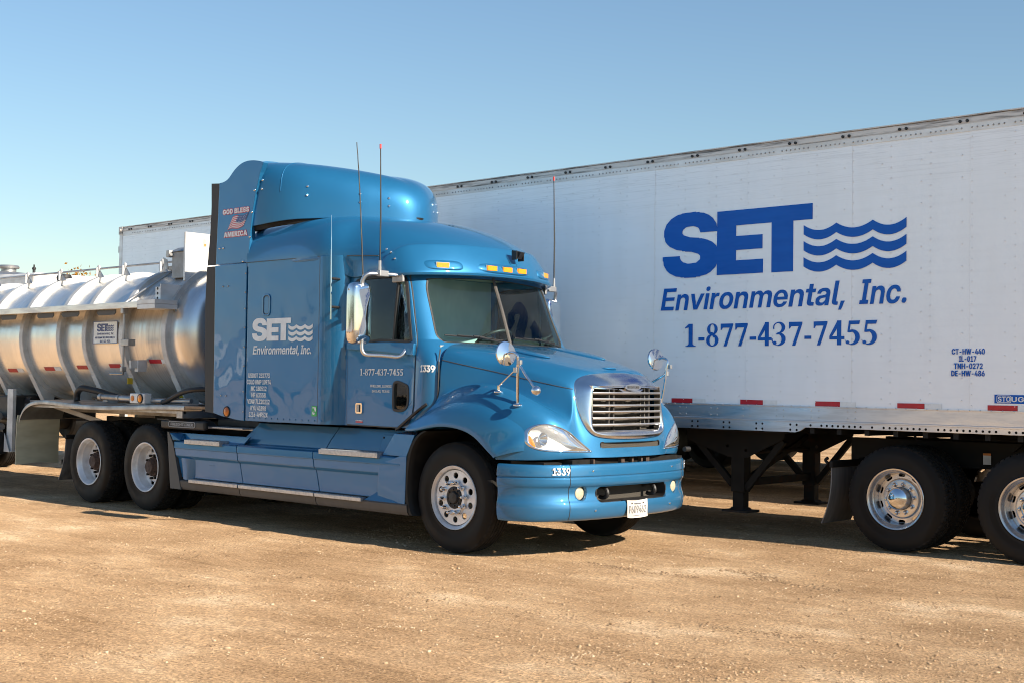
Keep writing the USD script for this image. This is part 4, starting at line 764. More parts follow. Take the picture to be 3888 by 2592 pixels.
ondoor('town_lettering', union_all([fitbox(glyphs('WHEELING, ILLINOIS', 560, 14), -1.275, -.962, 1.517, 1.548), fitbox(glyphs('DALLAS, TEXAS', 560, 14), -1.245, -.990, 1.466, 1.497)]), 'decal_white')
ondoor('unit_number', fitbox(glyphs('1339', 800, 14), -.535, -.385, 1.677, 1.745), 'decal_white', .0025)
ondoor('model_emblem', sbox(-1.490, 1.162, -1.385, 1.176), 'decal_red', .0125); ondoor('model_emblem', fitbox(glyphs('COLUMBIA', 800, 14), -1.490, -1.385, 1.179, 1.190), 'decal_white', .0125)
for s in (1, -1): obj('cowl_gap', my(tube(np.c_[[-.365, -.355, -.350, -.352, -.36], [-1.03, -1.058, -1.064, -1.064, -1.062], [1.90, 1.80, 1.65, 1.5, 1.40]], .007, 6), s), 'decal_black', tk)
for s in (1, -1): obj('cowl_hose', my(tube(spl([(-.90, -1.10, 1.11), (-.74, -1.13, 1.19), (-.58, -1.15, 1.28), (-.45, -1.12, 1.37)], 12), .016, 8), s), 'black_plastic', tk)
# --- roof cap and visor: one net, cut along a crease
ROOF = [
 [(-3.27,0,3.30),(-3.27,.60,3.295),(-3.27,.95,3.275),(-3.27,1.12,3.19),(-3.27,1.20,3.05),(-3.27,1.222,2.87),(-3.27,1.200,2.82)],
 [(-2.50,0,3.36),(-2.50,.60,3.345),(-2.50,.95,3.305),(-2.50,1.12,3.20),(-2.50,1.20,3.05),(-2.50,1.222,2.87),(-2.50,1.200,2.82)],
 [(-1.98,0,3.36),(-1.98,.58,3.345),(-1.98,.93,3.295),(-1.97,1.11,3.19),(-1.97,1.20,3.03),(-1.97,1.222,2.87),(-1.97,1.200,2.82)],
 [(-1.70,0,3.335),(-1.70,.55,3.315),(-1.70,.84,3.25),(-1.70,1.00,3.14),(-1.68,1.10,3.00),(-1.66,1.125,2.86),(-1.66,1.118,2.655)],
 [(-1.35,0,3.27),(-1.35,.50,3.25),(-1.36,.78,3.19),(-1.37,.93,3.10),(-1.38,1.03,2.98),(-1.38,1.085,2.85),(-1.40,1.095,2.655)],
 [(-.95,0,3.135),(-.97,.48,3.115),(-1.02,.74,3.07),(-1.08,.88,3.01),(-1.14,.995,2.93),(-1.20,1.085,2.83),(-1.24,1.092,2.655)],
 [(-.64,0,2.965),(-.67,.42,2.962),(-.75,.68,2.955),(-.86,.86,2.945),(-.98,1.00,2.91),(-1.12,1.09,2.80),(-1.14,1.098,2.655)],
 [(-.528,0,2.80),(-.553,.40,2.80),(-.643,.68,2.80),(-.758,.89,2.795),(-.893,1.03,2.78),(-1.06,1.10,2.74),(-1.09,1.102,2.65)],
 [(-.475,0,2.68),(-.50,.40,2.675),(-.58,.68,2.668),(-.68,.90,2.660),(-.81,1.05,2.652),(-1.00,1.105,2.645),(-1.03,1.108,2.640)]]
RC = V(ROOF, float); RC[..., 1] *= -1; RP = patch(RC[:7], 90, 52); RV = patch(RC[6:], 34, 52, 2); RF = mirror_y(RP)
obj('roof_gap', tube(V([(-1.66,-1.128,2.86),(-1.40,-1.092,2.85),(-1.22,-1.090,2.84)]), .005, 6), 'decal_black', tk)
rf = obj('roof_cap', solid(RF, .02), 'blue_paint', tk, 40)
vm = solid(mirror_y(RV), .03); v = np.array(vm.vertices); nv_ = trimesh.Trimesh(v, vm.faces, process=False).vertex_normals
v += nv_*.012; vs_ = obj('sun_visor', trimesh.Trimesh(v, vm.faces, process=False), 'blue_paint', tk, 40)
lip = RV[-1]; P = np.stack([lip+[.010, -.010, .0], lip+[.004, -.004, -.022], lip+[-.02, .015, -.026], lip*V([1., .93, 1.])+[-.20, 0, -.015]], 1); obj('visor_lip', gridmesh(mirror_y(P.transpose(1, 0, 2))), 'blue_paint', vs_, 60)
_rv = np.vstack([RP[-8:-1, :44], RV[:, :44]]).reshape(-1, 3); vis_x = LinearNDInterpolator(_rv[:, 1:], _rv[:, 0])
def on_vis(y, z): return np.nan_to_num(vis_x(np.c_[np.minimum(-np.abs(y), -1e-4), z]), nan=-.55)
def lobe(y0, y1, z0, z1, h):
    a = np.linspace(0, 2*np.pi, 40, endpoint=False); cy, cz = (y0+y1)/2, (z0+z1)/2; P = []
    for k, o in ((1.0, .007), (.95, .010+h*.28), (.86, .010+h*.66), (.72, .010+h*.92), (.5, .010+h), (.01, .010+h)):
        ce, se = np.sign(np.cos(a))*np.abs(np.cos(a))**.45, np.sign(np.sin(a))*np.abs(np.sin(a))**.75; y = cy+(y1-y0)/2*k*ce; z = cz+(z1-z0)/2*k*se; P.append(np.c_[on_vis(y, z)+o, y, z])
    return gridmesh(np.stack(P), closed_u=True)
for y0, y1 in ((-.93, -.55), (-.39, .39), (.55, .93)): obj('marker_pod', lobe(y0, y1, 2.688, 2.792, .024), 'blue_paint', vs_, True)
for yv in (-.77, -.225, 0, .225, .77):
    a = on_vis([yv-.045, yv+.045], [2.74, 2.74]); ex2 = V([a[1]-a[0], .09, 0]); ex2 /= np.linalg.norm(ex2); c = V([a.mean()+.032, yv, 2.737]); n_ = np.cross(ex2, [0, 0, 1.]); n_ = n_ if n_[0] > 0 else -n_
    mk = obj('marker_light', hull([c+ex2*p+V([0, 0, 1])*r+n_*q_ for p, r, q_ in [(sx_*.074, sz_*.033, 0) for sx_ in (1, -1) for sz_ in (1, -1)]+[(sx_*.071, sz_*.030, .008) for sx_ in (1, -1) for sz_ in (1, -1)]]), 'red_plastic' if False else 'chrome', vs_); 
    obj('amber_lens', hull([c+ex2*p+V([0, 0, 1])*r+n_*q_ for p, r, q_ in [(sx_*.067, sz_*.027, .006) for sx_ in (1, -1) for sz_ in (1, -1)]+[(sx_*.062, sz_*.024, .018) for sx_ in (1, -1) for sz_ in (1, -1)]]), 'amber_lens', mk)
for (x, y, z) in ((-1.13, -1.045, 2.905), (-1.05, -1.06, 2.87), (-.985, -1.065, 2.80)): obj('visor_bolt', [my(sph((x, y-.012, z), .013, 1), 1)], 'chrome', vs_)
obj('camera_housing', [hull([(-.50, .13, 2.88), (-.50, .22, 2.88), (-.44, .13, 2.86), (-.44, .19, 2.86), (-.51, .12, 2.955), (-.51, .20, 2.955), (-.39, .13, 2.925), (-.39, .19, 2.925)]), bx(-.50, -.43, .105, .115, 2.85, 2.945), bx(-.50, -.42, .203, .209, 2.84, 2.93)], 'black_plastic', tk)
# --- sleeper
SL = [(-3.26, -1.222), (-1.99, -1.222), (-1.90, -1.218), (-1.82, -1.20), (-1.74, -1.165), (-1.69, -1.12), (-1.665, -1.06)]
pl_ = np.vstack([[(-3.26, 0)], [(-3.26, -1.19)], [(-3.23, -1.222)], np.linspace((-3.2, -1.222), (-2.02, -1.222), 12), spl(SL[1:], 16), [(-1.665, 0)]]); pl_ = np.vstack([pl_, pl_[1:-1][::-1]*[1, -1]])
sl = obj('sleeper', extr(Polygon(pl_), 'z', 1.130, 2.868), 'blue_paint', tk, 30)
obj('panel_gap', [bx(-3.27, -1.99, -1.2275, -1.20, 2.862, 2.868)], 'decal_black', sl); obj('panel_gap', bx(-1.985, -1.979, -1.2232, -1.20, 1.14, 2.86), 'decal_black', sl)
obj('locker_handle', sign_y(rrect(-2.954, -2.814, 2.266, 2.506, .05).difference(rrect(-2.936, -2.832, 2.284, 2.488, .035)), -1.222, .008), 'blue_paint', sl); obj('handle_recess', sign_y(rrect(-2.936, -2.832, 2.284, 2.488, .035), -1.222, .0025), 'decal_black' if False else 'blue_paint', sl)
obj('panel_gap', sign_y(rrect(-2.939, -2.829, 2.281, 2.491, .037).difference(rrect(-2.927, -2.841, 2.293, 2.479, .03)), -1.222, .0035), 'decal_black', sl)
obj('sleeper_rivets', many(rivet(8, .011, .006), [(x, -1.222, 1.165) for x in np.arange(-3.18, -1.9, .105)]), 'blue_paint', sl, True, kind='stuff')
lw = lambda name, s, mt='decal_white', off=.0: obj(name, sign_y(s, -1.2225-off, .003), mt, tk, False)
def fitword(x0, x1, z0, z1): s = set_word(); return affinity.translate(affinity.scale(s, (x1-x0)/1.888, (z1-z0)/.724, origin=(0, 0)), x0, z0)
lw('lettering', fitword(-3.133, -2.449, 1.996, 2.247)); lw('wave_emblem', affinity.translate(affinity.scale(affinity.translate(waves(0, 1.127, 0), 0, 0), .410/1.127, .37, origin=(0, 0)), -2.490, 2.166))
il = italic_line(s1, s2, -3.115, -2.302, -2.275, -2.100, 1.857, .091); lw('lettering', il.intersection(sbox(-4, 1, -2.285, 3))); lw('lettering', il.intersection(sbox(-2.283, 1, -2, 3)))
for k, (w, h) in enumerate((('USDOT 232773', .385), ('COLO HMP 10974', .433), ('MC 180512', .28), ('HF 63558', .255), ('VIN# 7LZ20212', .40), ('KYU 41898', .28), ('1216-4HP52X', .337))): lw('permit_number', fitbox(glyphs(w, 640, 14), -2.996-h/2, -2.996+h/2, 1.602-.0708*k, 1.653-.0708*k))
gs = obj('green_sticker', sign_y(sbox(-2.075, 1.212, -1.99, 1.318), -1.2225, .002), 'decal_green', tk); obj('sticker_mark', sign_y(union_all([ell(-2.04, 1.245, .02, .018), ell(-2.015, 1.28, .015, .02), sbox(-2.06, 1.295, -2.005, 1.305)]).difference(ell(-2.032, 1.262, .012, .02)), -1.2247, .0015), 'decal_white', gs, False)
# --- side extenders with rubber trailing edge
for s in (1, -1):
    lo_ = Polygon([(-3.262,2.862),(-3.862,2.862),(-3.843,1.200),(-3.70,1.172),(-3.40,1.135),(-3.262,1.128)]); e = obj('side_extender', my(extr(lo_, 'y', -1.222, -1.195), s), 'blue_paint', tk)
    up_ = smoothpoly([(-3.225,2.90),(-3.24,2.872),(-3.30,2.868)], 2) if False else Polygon([(-3.275,2.872),(-3.862,2.872),(-3.822,3.80)]+[tuple(p) for p in spl([(-3.822,3.80),(-3.73,3.808),(-3.655,3.835),(-3.58,3.892),(-3.50,3.945),(-3.40,3.985),(-3.27,4.0),(-3.12,3.985),(-3.0,3.955)], 24)]+[(-3.06,3.85),(-3.13,3.65),(-3.18,3.45),(-3.215,3.25),(-3.235,3.0),(-3.25,2.90)])
    u = obj('upper_extender', my(extr(up_.buffer(-.004).buffer(.004), 'y', -1.215, -1.150), s), 'blue_paint', tk)
    ru = Polygon([(-3.855,2.872),(-4.03,2.872),(-3.985,3.3),(-3.975,3.55),(-3.985,3.81),(-3.822,3.798)]); rl = Polygon([(-3.855,2.855),(-4.03,2.855),(-4.055,2.4),(-4.035,1.8),(-4.012,1.21),(-3.838,1.195)])
    obj('rubber_edge', [my(extr(ru, 'y', -1.212, -1.198), s)], 'rubber_strip', u); obj('rubber_edge', [my(extr(rl, 'y', -1.218, -1.204), s)], 'rubber_strip', e)
    each('extender_bolt', [my(sph((x, -1.222, z), .011, 1), s) for x, z in ((-3.275, 2.75), (-3.275, 2.54), (-3.275, 2.36), (-3.275, 2.15), (-3.275, 1.94), (-3.275, 1.73), (-3.275, 1.45), (-3.275, 1.23), (-3.60, 1.40), (-3.70, 1.40), (-3.60, 2.62), (-3.70, 2.62))], 'dull_aluminium', e)
    each('extender_bolt', [my(sph((x, -1.216, z), .014, 1), s) for x, z in ((-3.79, 3.055), (-3.72, 3.055), (-3.15, 3.66), (-3.19, 3.42), (-3.22, 3.15), (-3.34, 2.885))], 'chrome', u)
obj('side_reflector', lathe([(-1.222, .052), (-1.232, .048), (-1.240, .03), (-1.243, .001)], 'y', 28, (-3.58, 0, 1.220)), 'amber_dark', tk); obj('reflector_ring', lathe([(-1.222, .064), (-1.232, .06), (-1.234, .052), (-1.226, .050)], 'y', 28, (-3.58, 0, 1.220)), 'black_plastic', tk)
le = lambda s, y, mt, nm: obj(nm, sign_y(s, y, .002), mt, tk, False)
t1 = fitbox(glyphs('GOD BLESS', 900, 14), -3.740, -3.245, 3.432, 3.486); t2_ = fitbox(glyphs('AMERICA', 900, 14), -3.710, -3.275, 3.172, 3.228)
for t_, nm in ((t1, 'slogan'), (t2_, 'slogan')): le(t_.buffer(.007), -1.2155, 'decal_red', nm+'_outline'); le(t_, -1.218, 'decal_white', nm)
fx = lambda u, v: (-3.645+.298*u+.095*v, 3.251+.022*u+.142*v+.010*math.sin(u*7))
fp = lambda x0, x1, z0, z1: Polygon([fx(x, z0) for x in np.linspace(x0, x1, 14)]+[fx(x, z1) for x in np.linspace(x1, x0, 14)])
le(fp(0, 1, 0, 1), -1.2155, 'decal_white', 'flag')
for k in range(7): le(fp(0, 1, k/6.5, (k+.5)/6.5), -1.2172, 'decal_red', 'flag_stripe')
le(fp(.36, 1, .46, 1), -1.2185, 'decal_navy', 'flag_canton'); le(union_all([Point(*fx(.42+i*.1, .55+j*.17)).buffer(.004, quad_segs=3) for i in range(6) for j in range(3)]), -1.2200, 'decal_white', 'flag_stars')
# --- roof fairing: bullet nosed wind deflector
ridge = spl([(-3.27, 0, 4.02), (-3.0, 0, 3.985), (-2.75, 0, 3.935), (-2.5, 0, 3.875)], 40); basec = spl([(-3.27,-1.195,3.27),(-2.95,-1.165,3.29),(-2.70,-1.08,3.315),(-2.42,-.88,3.33),(-2.15,-.62,3.345),(-1.94,-.36,3.35),(-1.80,-.12,3.345),(-1.78,0,3.345)], 40)
FA = []
for i in range(40):
    t = i/39.; e = .20+.62*t**1.2; a = np.linspace(0, np.pi/2, 64)**1.0; hh = np.sin(a)**e; zz_ = 1-np.cos(a)**(.22+.5*t); c, b = ridge[i], basec[i]; FA.append(np.c_[c[0]+(b[0]-c[0])*hh, c[1]+(b[1]-c[1])*hh, c[2]+(b[2]-c[2])*zz_])
FA = V(FA); fa = obj('roof_fairing', solid(mirror_y(FA), .02), 'blue_paint', tk, 50)
rear = FA[0]; rows = [rear+[0.0, 0, -.004], rear*V([1, .998, 1])+[-.10, 0, .0], rear*V([1, .995, 1])+[-.2, 0, -.035], rear*V([1, .985, 1])+[-.30, 0, -.10]]
P = np.stack(rows); obj('fairing_rear', solid(mirror_y(P[:, :50]), .02), 'blue_paint', fa, 50)
obj('fairing_seam', tube(mirror_y(FA[9:10, :60]).reshape(-1, 3)+[0, 0, .001], .005, 5), 'blue_paint', fa)
for s in (1, -1):
    for t in (4, 15, 26, 32): 
        for k_ in (54, 59): obj('fairing_bolt', my(sph(FA[t, k_], .015, 1), s), 'chrome', fa)
obj('fairing_base', solid(mirror_y(np.stack([basec*V([1, .97, 1])+[0, 0, -.05], basec*V([1, .985, 1])+[0, 0, .03]])), .01), 'chassis_black', fa, 50)
# --- skirts and steps
def skirt(xa, xb, za, zb, hi, name):
    """fairing panel between two leaning seams: xa, xb = (top, middle, low) x of its ends"""
    prof = [(-1.00, hi), (-1.045, .95), (-1.055, .872), (-1.075, .862), (-1.205, .858), (-1.228, .842), (-1.236, .79), (-1.240, .782), (-1.240, .774), (-1.232, .768), (-1.234, .69), (-1.222, .672), (-1.206, .655), (-1.196, .46), (-1.200, .44)]
    if hi < .97: prof[0] = (-1.12, hi); prof[1] = (-1.125, .92); prof[2] = (-1.13, .872); prof[3] = (-1.14, .862)
    pr = V(prof); X = lambda xs, z: np.interp(z, [.40, .858, hi], [xs[2], xs[1], xs[0]]); z = pr[:, 1]; n = 24; P = []
    for t in np.linspace(0, 1, n): P.append(np.c_[X(xa, z)*(1-t)+X(xb, z)*t, pr[:, 0], z])
    return obj(name, solid(V(P), .015), 'blue_paint', tk, 28)
k1 = skirt((-4.74, -4.62, -4.47), (-3.275, -3.385, -3.285), 0, 0, .945, 'side_skirt')
k2 = skirt((-3.262, -3.372, -3.272), (-1.893, -2.047, -1.952), 0, 0, 1.10, 'side_skirt')
k3 = skirt((-1.881, -2.035, -1.940), (-.72, -.70, -.66), 0, 0, 1.10, 'side_skirt')
obj('tank_fairing', solid(V([[(-3.262, y1, 1.10), (-3.30, y1-.02, 1.0), (-3.372, y1-.03, .87)] for y1 in (-1.0, -.7)]), .012), 'blue_paint', k1)
obj('skirt_slope', [hull([(-3.262, -1.0, 1.10), (-3.262, -.9, 1.10), (-3.372, -1.06, .862), (-3.372, -.9, .862), (-3.56, -1.06, .862), (-3.56, -.9, .862), (-3.42, -1.03, .96)])], 'blue_paint', k1)
obj('step_riser', [hull([(-.985, -1.03, .87), (-.985, -1.20, .862), (-.62, -1.236, .862), (-.62, -1.0, .862), (-.80, -1.02, 1.095), (-.81, -1.205, 1.075), (-.49, -1.236, 1.075), (-.49, -1.0, 1.085), (-.60, -1.238, .862)])], 'blue_paint', k3, 20)
obj('wheel_side_panel', [hull([(-1.00, -1.195, .662), (-1.0, -1.235, .662), (-.600, -1.238, .775), (-.600, -1.19, .775), (-.61, -1.240, .40), (-.63, -1.19, .40), (-1.0, -1.19, .775), (-1.0, -1.234, .775), (-.600, -1.238, .868), (-.600, -1.19, .868), (-.68, -1.236, .868), (-1.03, -1.198, .45), (-1.03, -1.20, .41), (-1.02, -1.228, .50)])], 'blue_paint', k3, 20)
obj('corner_scoop', hull([(-1.22, -1.195, .412), (-1.04, -1.20, .50), (-.70, -1.243, .405), (-1.22, -1.243, .400), (-.70, -1.20, .40), (-1.2, -1.20, .40)]), 'blue_paint', k3, 20)
obj('rear_step_side', [hull([(-4.70, -1.232, .944), (-4.70, -1.13, .944), (-4.50, -1.22, .862), (-4.50, -1.13, .862), (-4.63, -1.235, .862), (-4.63, -1.13, .862), (-4.56, -1.14, .94)])], 'blue_paint', k1, 20)
obj('corner_scoop', hull([(-4.30, -1.195, .665), (-4.30, -1.236, .665), (-4.44, -1.236, .665), (-4.18, -1.196, .66), (-4.22, -1.196, .43), (-4.34, -1.238, .41), (-4.27, -1.232, .42), (-4.40, -1.236, .42)]), 'blue_paint', k1, 20)
obj('grab_slot', sign_y(sbox(-3.93, .60, -3.83, .64), -1.200, .004), 'decal_black' if False else 'blue_paint', k1)
fd = obj('filler_door', hull([(-1.20, -1.062, .875), (-1.20, -1.05, .875), (-.985, -1.062, .875), (-.985, -1.05, .875), (-1.165, -1.026, 1.05), (-1.165, -1.01, 1.05), (-.96, -1.026, 1.05), (-.96, -1.01, 1.05)]), 'blue_paint', k3)
each('door_latch', [sph((-1.155, -1.034, 1.02), .010, 1), sph((-.99, -1.034, 1.02), .010, 1), sph((-.975, -1.042, .985), .012, 1)], 'black_plastic', fd)
def tread_step(x0, x1, y0, y1, z, parent, th=.038):
    st_ = obj('step_tread', rbx(x0, x1, y0, y1, z-th, z, .004, 1), 'step_metal', parent)
    obj('step_ridges', [bx(q, q+.008, y0+.012, y1-.005, z-.002, z+.005) for q in np.arange(x0+.02, x1-.02, .022)], 'step_metal', st_, kind='stuff')
tread_step(-4.36, -3.66, -1.262, -1.08, .880, k1, .05); tread_step(-1.905, -.995, -1.262, -1.07, .880, k3, .05); tread_step(-4.235, -3.29, -1.275, -1.16, .428, k1); tread_step(-3.27, -1.96, -1.275, -1.16, .428, k2); tread_step(-1.945, -1.215, -1.275, -1.16, .428, k3)
val = Polygon([(-1.10, .408), (-1.243, .408), (-1.250, .395), (-1.238, .33), (-1.215, .300), (-1.10, .300)])
for a, b in ((-4.44, -3.295), (-3.283, -1.965), (-1.953, -.575)): obj('skirt_valance', extr(val, 'x', a, b), 'grey_plastic', tk)
obj('skirt_end', [hull([(-4.775, -1.22, .955), (-4.72, -1.235, .95), (-4.775, -1.0, .955), (-4.72, -1.0, .95), (-4.65, -1.245, .30), (-4.43, -1.245, .30), (-4.65, -1.0, .30), (-4.43, -1.0, .30), (-4.62, -1.24, .82), (-4.68, -1.24, .80)])], 'grey_plastic', tk)
# rubber edge and dirty liner behind the front arch
P = np.stack([np.stack([V([x, -1.235, z]), V([x+.04, -1.238, z]), V([x+.085, -1.20, z]), V([x+.09, -.75, z])]) for x, z in spl([(-.545, .305), (-.60, .42), (-.618, .62), (-.60, .80), (-.555, .95), (-.47, 1.06), (-.36, 1.12)], 20)])
for s in (1, -1): obj('arch_edge', my(gridmesh(P), s), 'chassis_black', tk)
# far side of the skirts (plain)
obj('far_skirt', [extr(Polygon([(1.0, 1.10), (1.2, .86), (1.235, .78), (1.235, .31), (1.0, .31)]), 'x', -4.6, -.65)], 'blue_paint', tk)
# --- mirrors
for s in (1, -1):
    c = V([-1.10, -1.425, 2.242]); a = np.linspace(0, 2*np.pi, 48, endpoint=False); sg = lambda t, p: np.sign(t)*np.abs(t)**p; P = []
    for k, dx in ((.90, -.062), (.985, -.056), (1.0, -.03), (1.0, .01), (.96, .036), (.85, .052), (.6, .062), (.01, .066)):
        P.append(np.c_[np.full(48, c[0]+dx), c[1]+.122*k*sg(np.cos(a), .42), c[2]+.305*(k if k > .9 else k**.7)*sg(np.sin(a), .30)])
    mr = obj('mirror', my(gridmesh(V(P), closed_u=True), s), 'chrome', tk, 50)
    obj('mirror_glass', my(extr(rrect(-1.52, -1.33, 1.97, 2.515, .03), 'x', -1.166, -1.160), s), 'chrome', mr); obj('mirror_back', my(extr(rrect(-1.525, -1.325, 1.965, 2.52, .03), 'x', -1.160, -1.150), s), 'black_plastic', mr)
    obj('mirror_arm', my(tube(spl([(-.93, -1.06, 2.628), (-.95, -1.16, 2.632), (-.99, -1.33, 2.630), (-1.02, -1.405, 2.620), (-1.045, -1.432, 2.58), (-1.05, -1.435, 2.50)], 26), .021, 12), s), 'wheel_aluminium', mr)
    obj('mirror_arm', my(tube(spl([(-1.05, -1.43, 1.98), (-1.05, -1.432, 1.90), (-1.035, -1.42, 1.852), (-.98, -1.36, 1.835), (-.84, -1.22, 1.825), (-.785, -1.165, 1.83), (-.765, -1.135, 1.865), (-.765, -1.11, 1.905)], 34), .019, 12), s), 'wheel_aluminium', mr)
    each('mirror_bracket', [my(q_, s) for q_ in [rbx(-.985, -.93, -1.32, -1.20, 2.605, 2.665, .008), cyl([-.955, -1.30, 2.66], [-.955, -1.30, 2.70], .016, 10), rbx(-1.02, -.86, -1.085, -1.05, 2.56, 2.66, .012)]], 'dull_aluminium', mr)
    obj('mirror_side_lamp', my(sph((-1.13, -1.535, 2.47), .016, 1), s), 'dull_aluminium', mr)
    if s > 0: an = obj('whip_antenna', my(tube(spl([(-1.085, -1.40, 2.545), (-1.12, -1.40, 3.0), (-1.165, -1.395, 3.45), (-1.23, -1.39, 3.945)], 24), np.linspace(.0085, .0045, 24), 8), s), 'black_plastic', tk)
    a2 = obj('whip_antenna', my(tube([(-.955, -1.30, 2.68), (-.955, -1.30, 3.2), (-.975, -1.30, 3.87)], [.0085, .0075, .005], 8), s), 'black_plastic', tk)
    obj('antenna_tip', my(tube([(-.975, -1.30, 3.865), (-.976, -1.30, 3.91)], .010, 8), s), 'red_plastic', a2)
    obj('antenna_base', my(cyl([-.955, -1.30, 2.66], [-.955, -1.30, 2.76], .014, 10), s), 'dull_aluminium', a2)
obj('antenna_base', cyl([-1.085, -1.40, 2.53], [-1.085, -1.40, 2.62], .013, 10), 'dull_aluminium', an)
sa = obj('chrome_antenna', [tube([(-1.715, -1.285, 2.20), (-1.72, -1.285, 2.75), (-1.735, -1.28, 3.27)], [.0085, .007, .003], 8)], 'chrome', tk); obj('antenna_clip', tube([(-1.72, -1.285, 2.33), (-1.74, -1.16, 2.33)], .014, 8), 'black_plastic', sa); obj('antenna_clip', tube([(-1.72, -1.285, 2.62), (-1.74, -1.16, 2.62)], .014, 8), 'black_plastic', sa)
# --- fender mirrors on tripods
_hz = HP[5:70, 48:84].reshape(-1, 3); _hzi = LinearNDInterpolator(_hz[:, :2], _hz[:, 2])
def hood_z(x, y): z = float(_hzi([[x, y]])[0]); return z if z == z else 1.36
def fender_mirror(s):
    base1 = (.705, -1.085, hood_z(.705, -1.085)); base2 = (.47, -1.09, hood_z(.47, -1.09)); top = (.745, -1.13, 1.775)
    post = np.vstack([[base1], [(.728, -1.112, 1.58)], [top], spl([(.748, -1.135, 1.80), (.74, -1.14, 1.838), (.71, -1.14, 1.855), (.635, -1.14, 1.850)], 10)])
    f_ = obj('fender_mirror', my(tube(post, .0125, 10), s), 'chrome', tk); [obj('mirror_foot', [my(sph(b, 1, 2, (.045, .045, .02)), s), my(cyl(b, V(b)+[0, 0, .06], .014, 8), s)], 'chrome', f_) for b in (base1, base2)]
    obj('stay_rod', my(tube([base2+V([0, 0, .05]), (.725, -1.145, 1.70)], .010, 8), s), 'chrome', f_)
    if s > 0: obj('stay_rod', my(tube([(.76, -1.14, 1.765), (.85, -1.145, 1.66), (.975, -1.15, 1.535)], .010, 8), s), 'chrome', f_)
    each('clamp', [my(rbx(.71, .75, -1.16, -1.13, 1.675, 1.725, .005), s), my(rbx(.75, .795, -1.155, -1.125, 1.75, 1.79, .005), s)], 'dull_aluminium', f_)
    n = V([.97, -.16, .10]); n /= np.linalg.norm(n); h = lathe([(.016, .001), (.013, .03), (.008, .07), (.0, .108), (-.012, .113), (-.018, .110), (-.019, .001)], 'x', 36)
    if s < 0: n = V([.97, .16, .10])
    R = trimesh.geometry.align_vectors([1, 0, 0], n); h.apply_transform(R); h.apply_translation((.605, -1.135, 1.848)); obj('mirror_head', my(h, s), 'chrome', f_)
    if s > 0: obj('small_mirror', my(sph((.99, -1.155, 1.520), .045, 2), s), 'chrome', f_)
both(fender_mirror)
# --- cab interior
obj('cab_floor', bx(-1.655, -.40, -1.05, 1.05, 1.16, 1.20), 'cabin_trim', tk)
obj('dashboard', [hull([(-.45, -.95, 1.94), (-.45, .95, 1.94), (-.40, -.95, 1.60), (-.40, .95, 1.60), (-.95, -.95, 1.93), (-.95, .95, 1.93), (-1.02, -.95, 1.82), (-1.02, .95, 1.82), (-.95, -.95, 1.45), (-.95, .95, 1.45)])], 'dashboard_grey', tk)
st = trimesh.creation.torus(.215, .018, major_sections=40, minor_sections=10); st.apply_transform(trimesh.transformations.rotation_matrix(math.radians(-32), [0, 1, 0])); st.apply_translation((-1.16, .52, 2.03))
sw_ = obj('steering_wheel', st, 'black_plastic', tk); obj('steering_column', [cyl([-1.16, .52, 2.03], [-.92, .52, 1.80], .04, 12), bar((-1.16, .31, 2.03), (-1.16, .73, 2.03), .03, .02)], 'black_plastic', sw_)
for y in (-.55, .52): obj('seat', [rbx(-1.85, -1.35, y-.25, y+.25, 1.50, 1.66, .05), rbx(-1.95, -1.78, y-.24, y+.24, 1.6, 2.25, .06), rbx(-1.93, -1.81, y-.13, y+.13, 2.28, 2.46, .04), bx(-1.75, -1.45, y-.15, y+.15, 1.2, 1.5)], 'seat_fabric', tk)
obj('headliner', bx(-1.655, -.80, -.98, .98, 2.715, 2.73), 'cabin_trim', tk); obj('rear_trim', bx(-1.655, -1.645, -1.0, 1.0, 1.2, 2.71), 'cab_rear_trim', tk)
for s in (1, -1): obj('door_trim', my(bx(-1.62, -.72, -1.015, -1.0, 1.2, 1.93), s), 'cabin_trim', tk)
# --- running gear
obj('frame_rail', [bx(-7.45, .95, -.47, -.39, .80, 1.06)], 'chassis_black', tk); obj('frame_rail', [bx(-7.45, .95, .39, .47, .80, 1.06)], 'chassis_black', tk)
obj('front_axle', [cyl([0, -.95, .515], [0, .95, .515], .07, 12), bx(-.55, .55, -.46, -.36, .58, .66), bx(-.55, .55, .36, .46, .58, .66)], 'chassis_black', tk)
obj('engine', [rbx(-1.2, .80, -.36, .36, .65, 1.72, .05), bx(-.9, .9, -.30, .30, .45, .65)], 'chassis_black', tk)
each('fuel_tank', [cyl([-3.2, s*.80, .66], [-1.0, s*.80, .66], .30, 24) for s in (-1, 1)], 'dull_aluminium', tk)
for q_ in (bx(-.78, -.70, -1.0, -.45, .35, 1.25), bx(-.78, -.70, .45, 1.0, .35, 1.25), bx(.60, .64, -.98, -.5, .62, 1.05), bx(.60, .64, .5, .98, .62, 1.05)): obj('inner_guard', q_, 'chassis_black', tk)
for s, y in ((-1, -1.185), (1, 1.185)): wheel(tk, (0, y, .510), 'steer', s, tread='rib', R=.515)
for xc in (-5.283, -6.603):
    for s, y in ((-1, -1.20), (1, 1.20)): wheel(tk, (xc, y, .510), 'dual', s, tread='block', R=.520)
    obj('rear_axle', [cyl([xc, -.95, .51], [xc, .95, .51], .085, 14), sph((xc, 0, .51), .24, 2), rbx(xc-.4, xc+.4, -.52, -.42, .48, .62, .02), rbx(xc-.4, xc+.4, .42, .52, .48, .62, .02)], 'chassis_black', tk)
obj('fifth_wheel', [rbx(-6.4, -5.5, -.45, .45, 1.10, 1.16, .02), bx(-6.2, -5.7, -.5, .5, 1.0, 1.1)], 'chassis_black', tk)
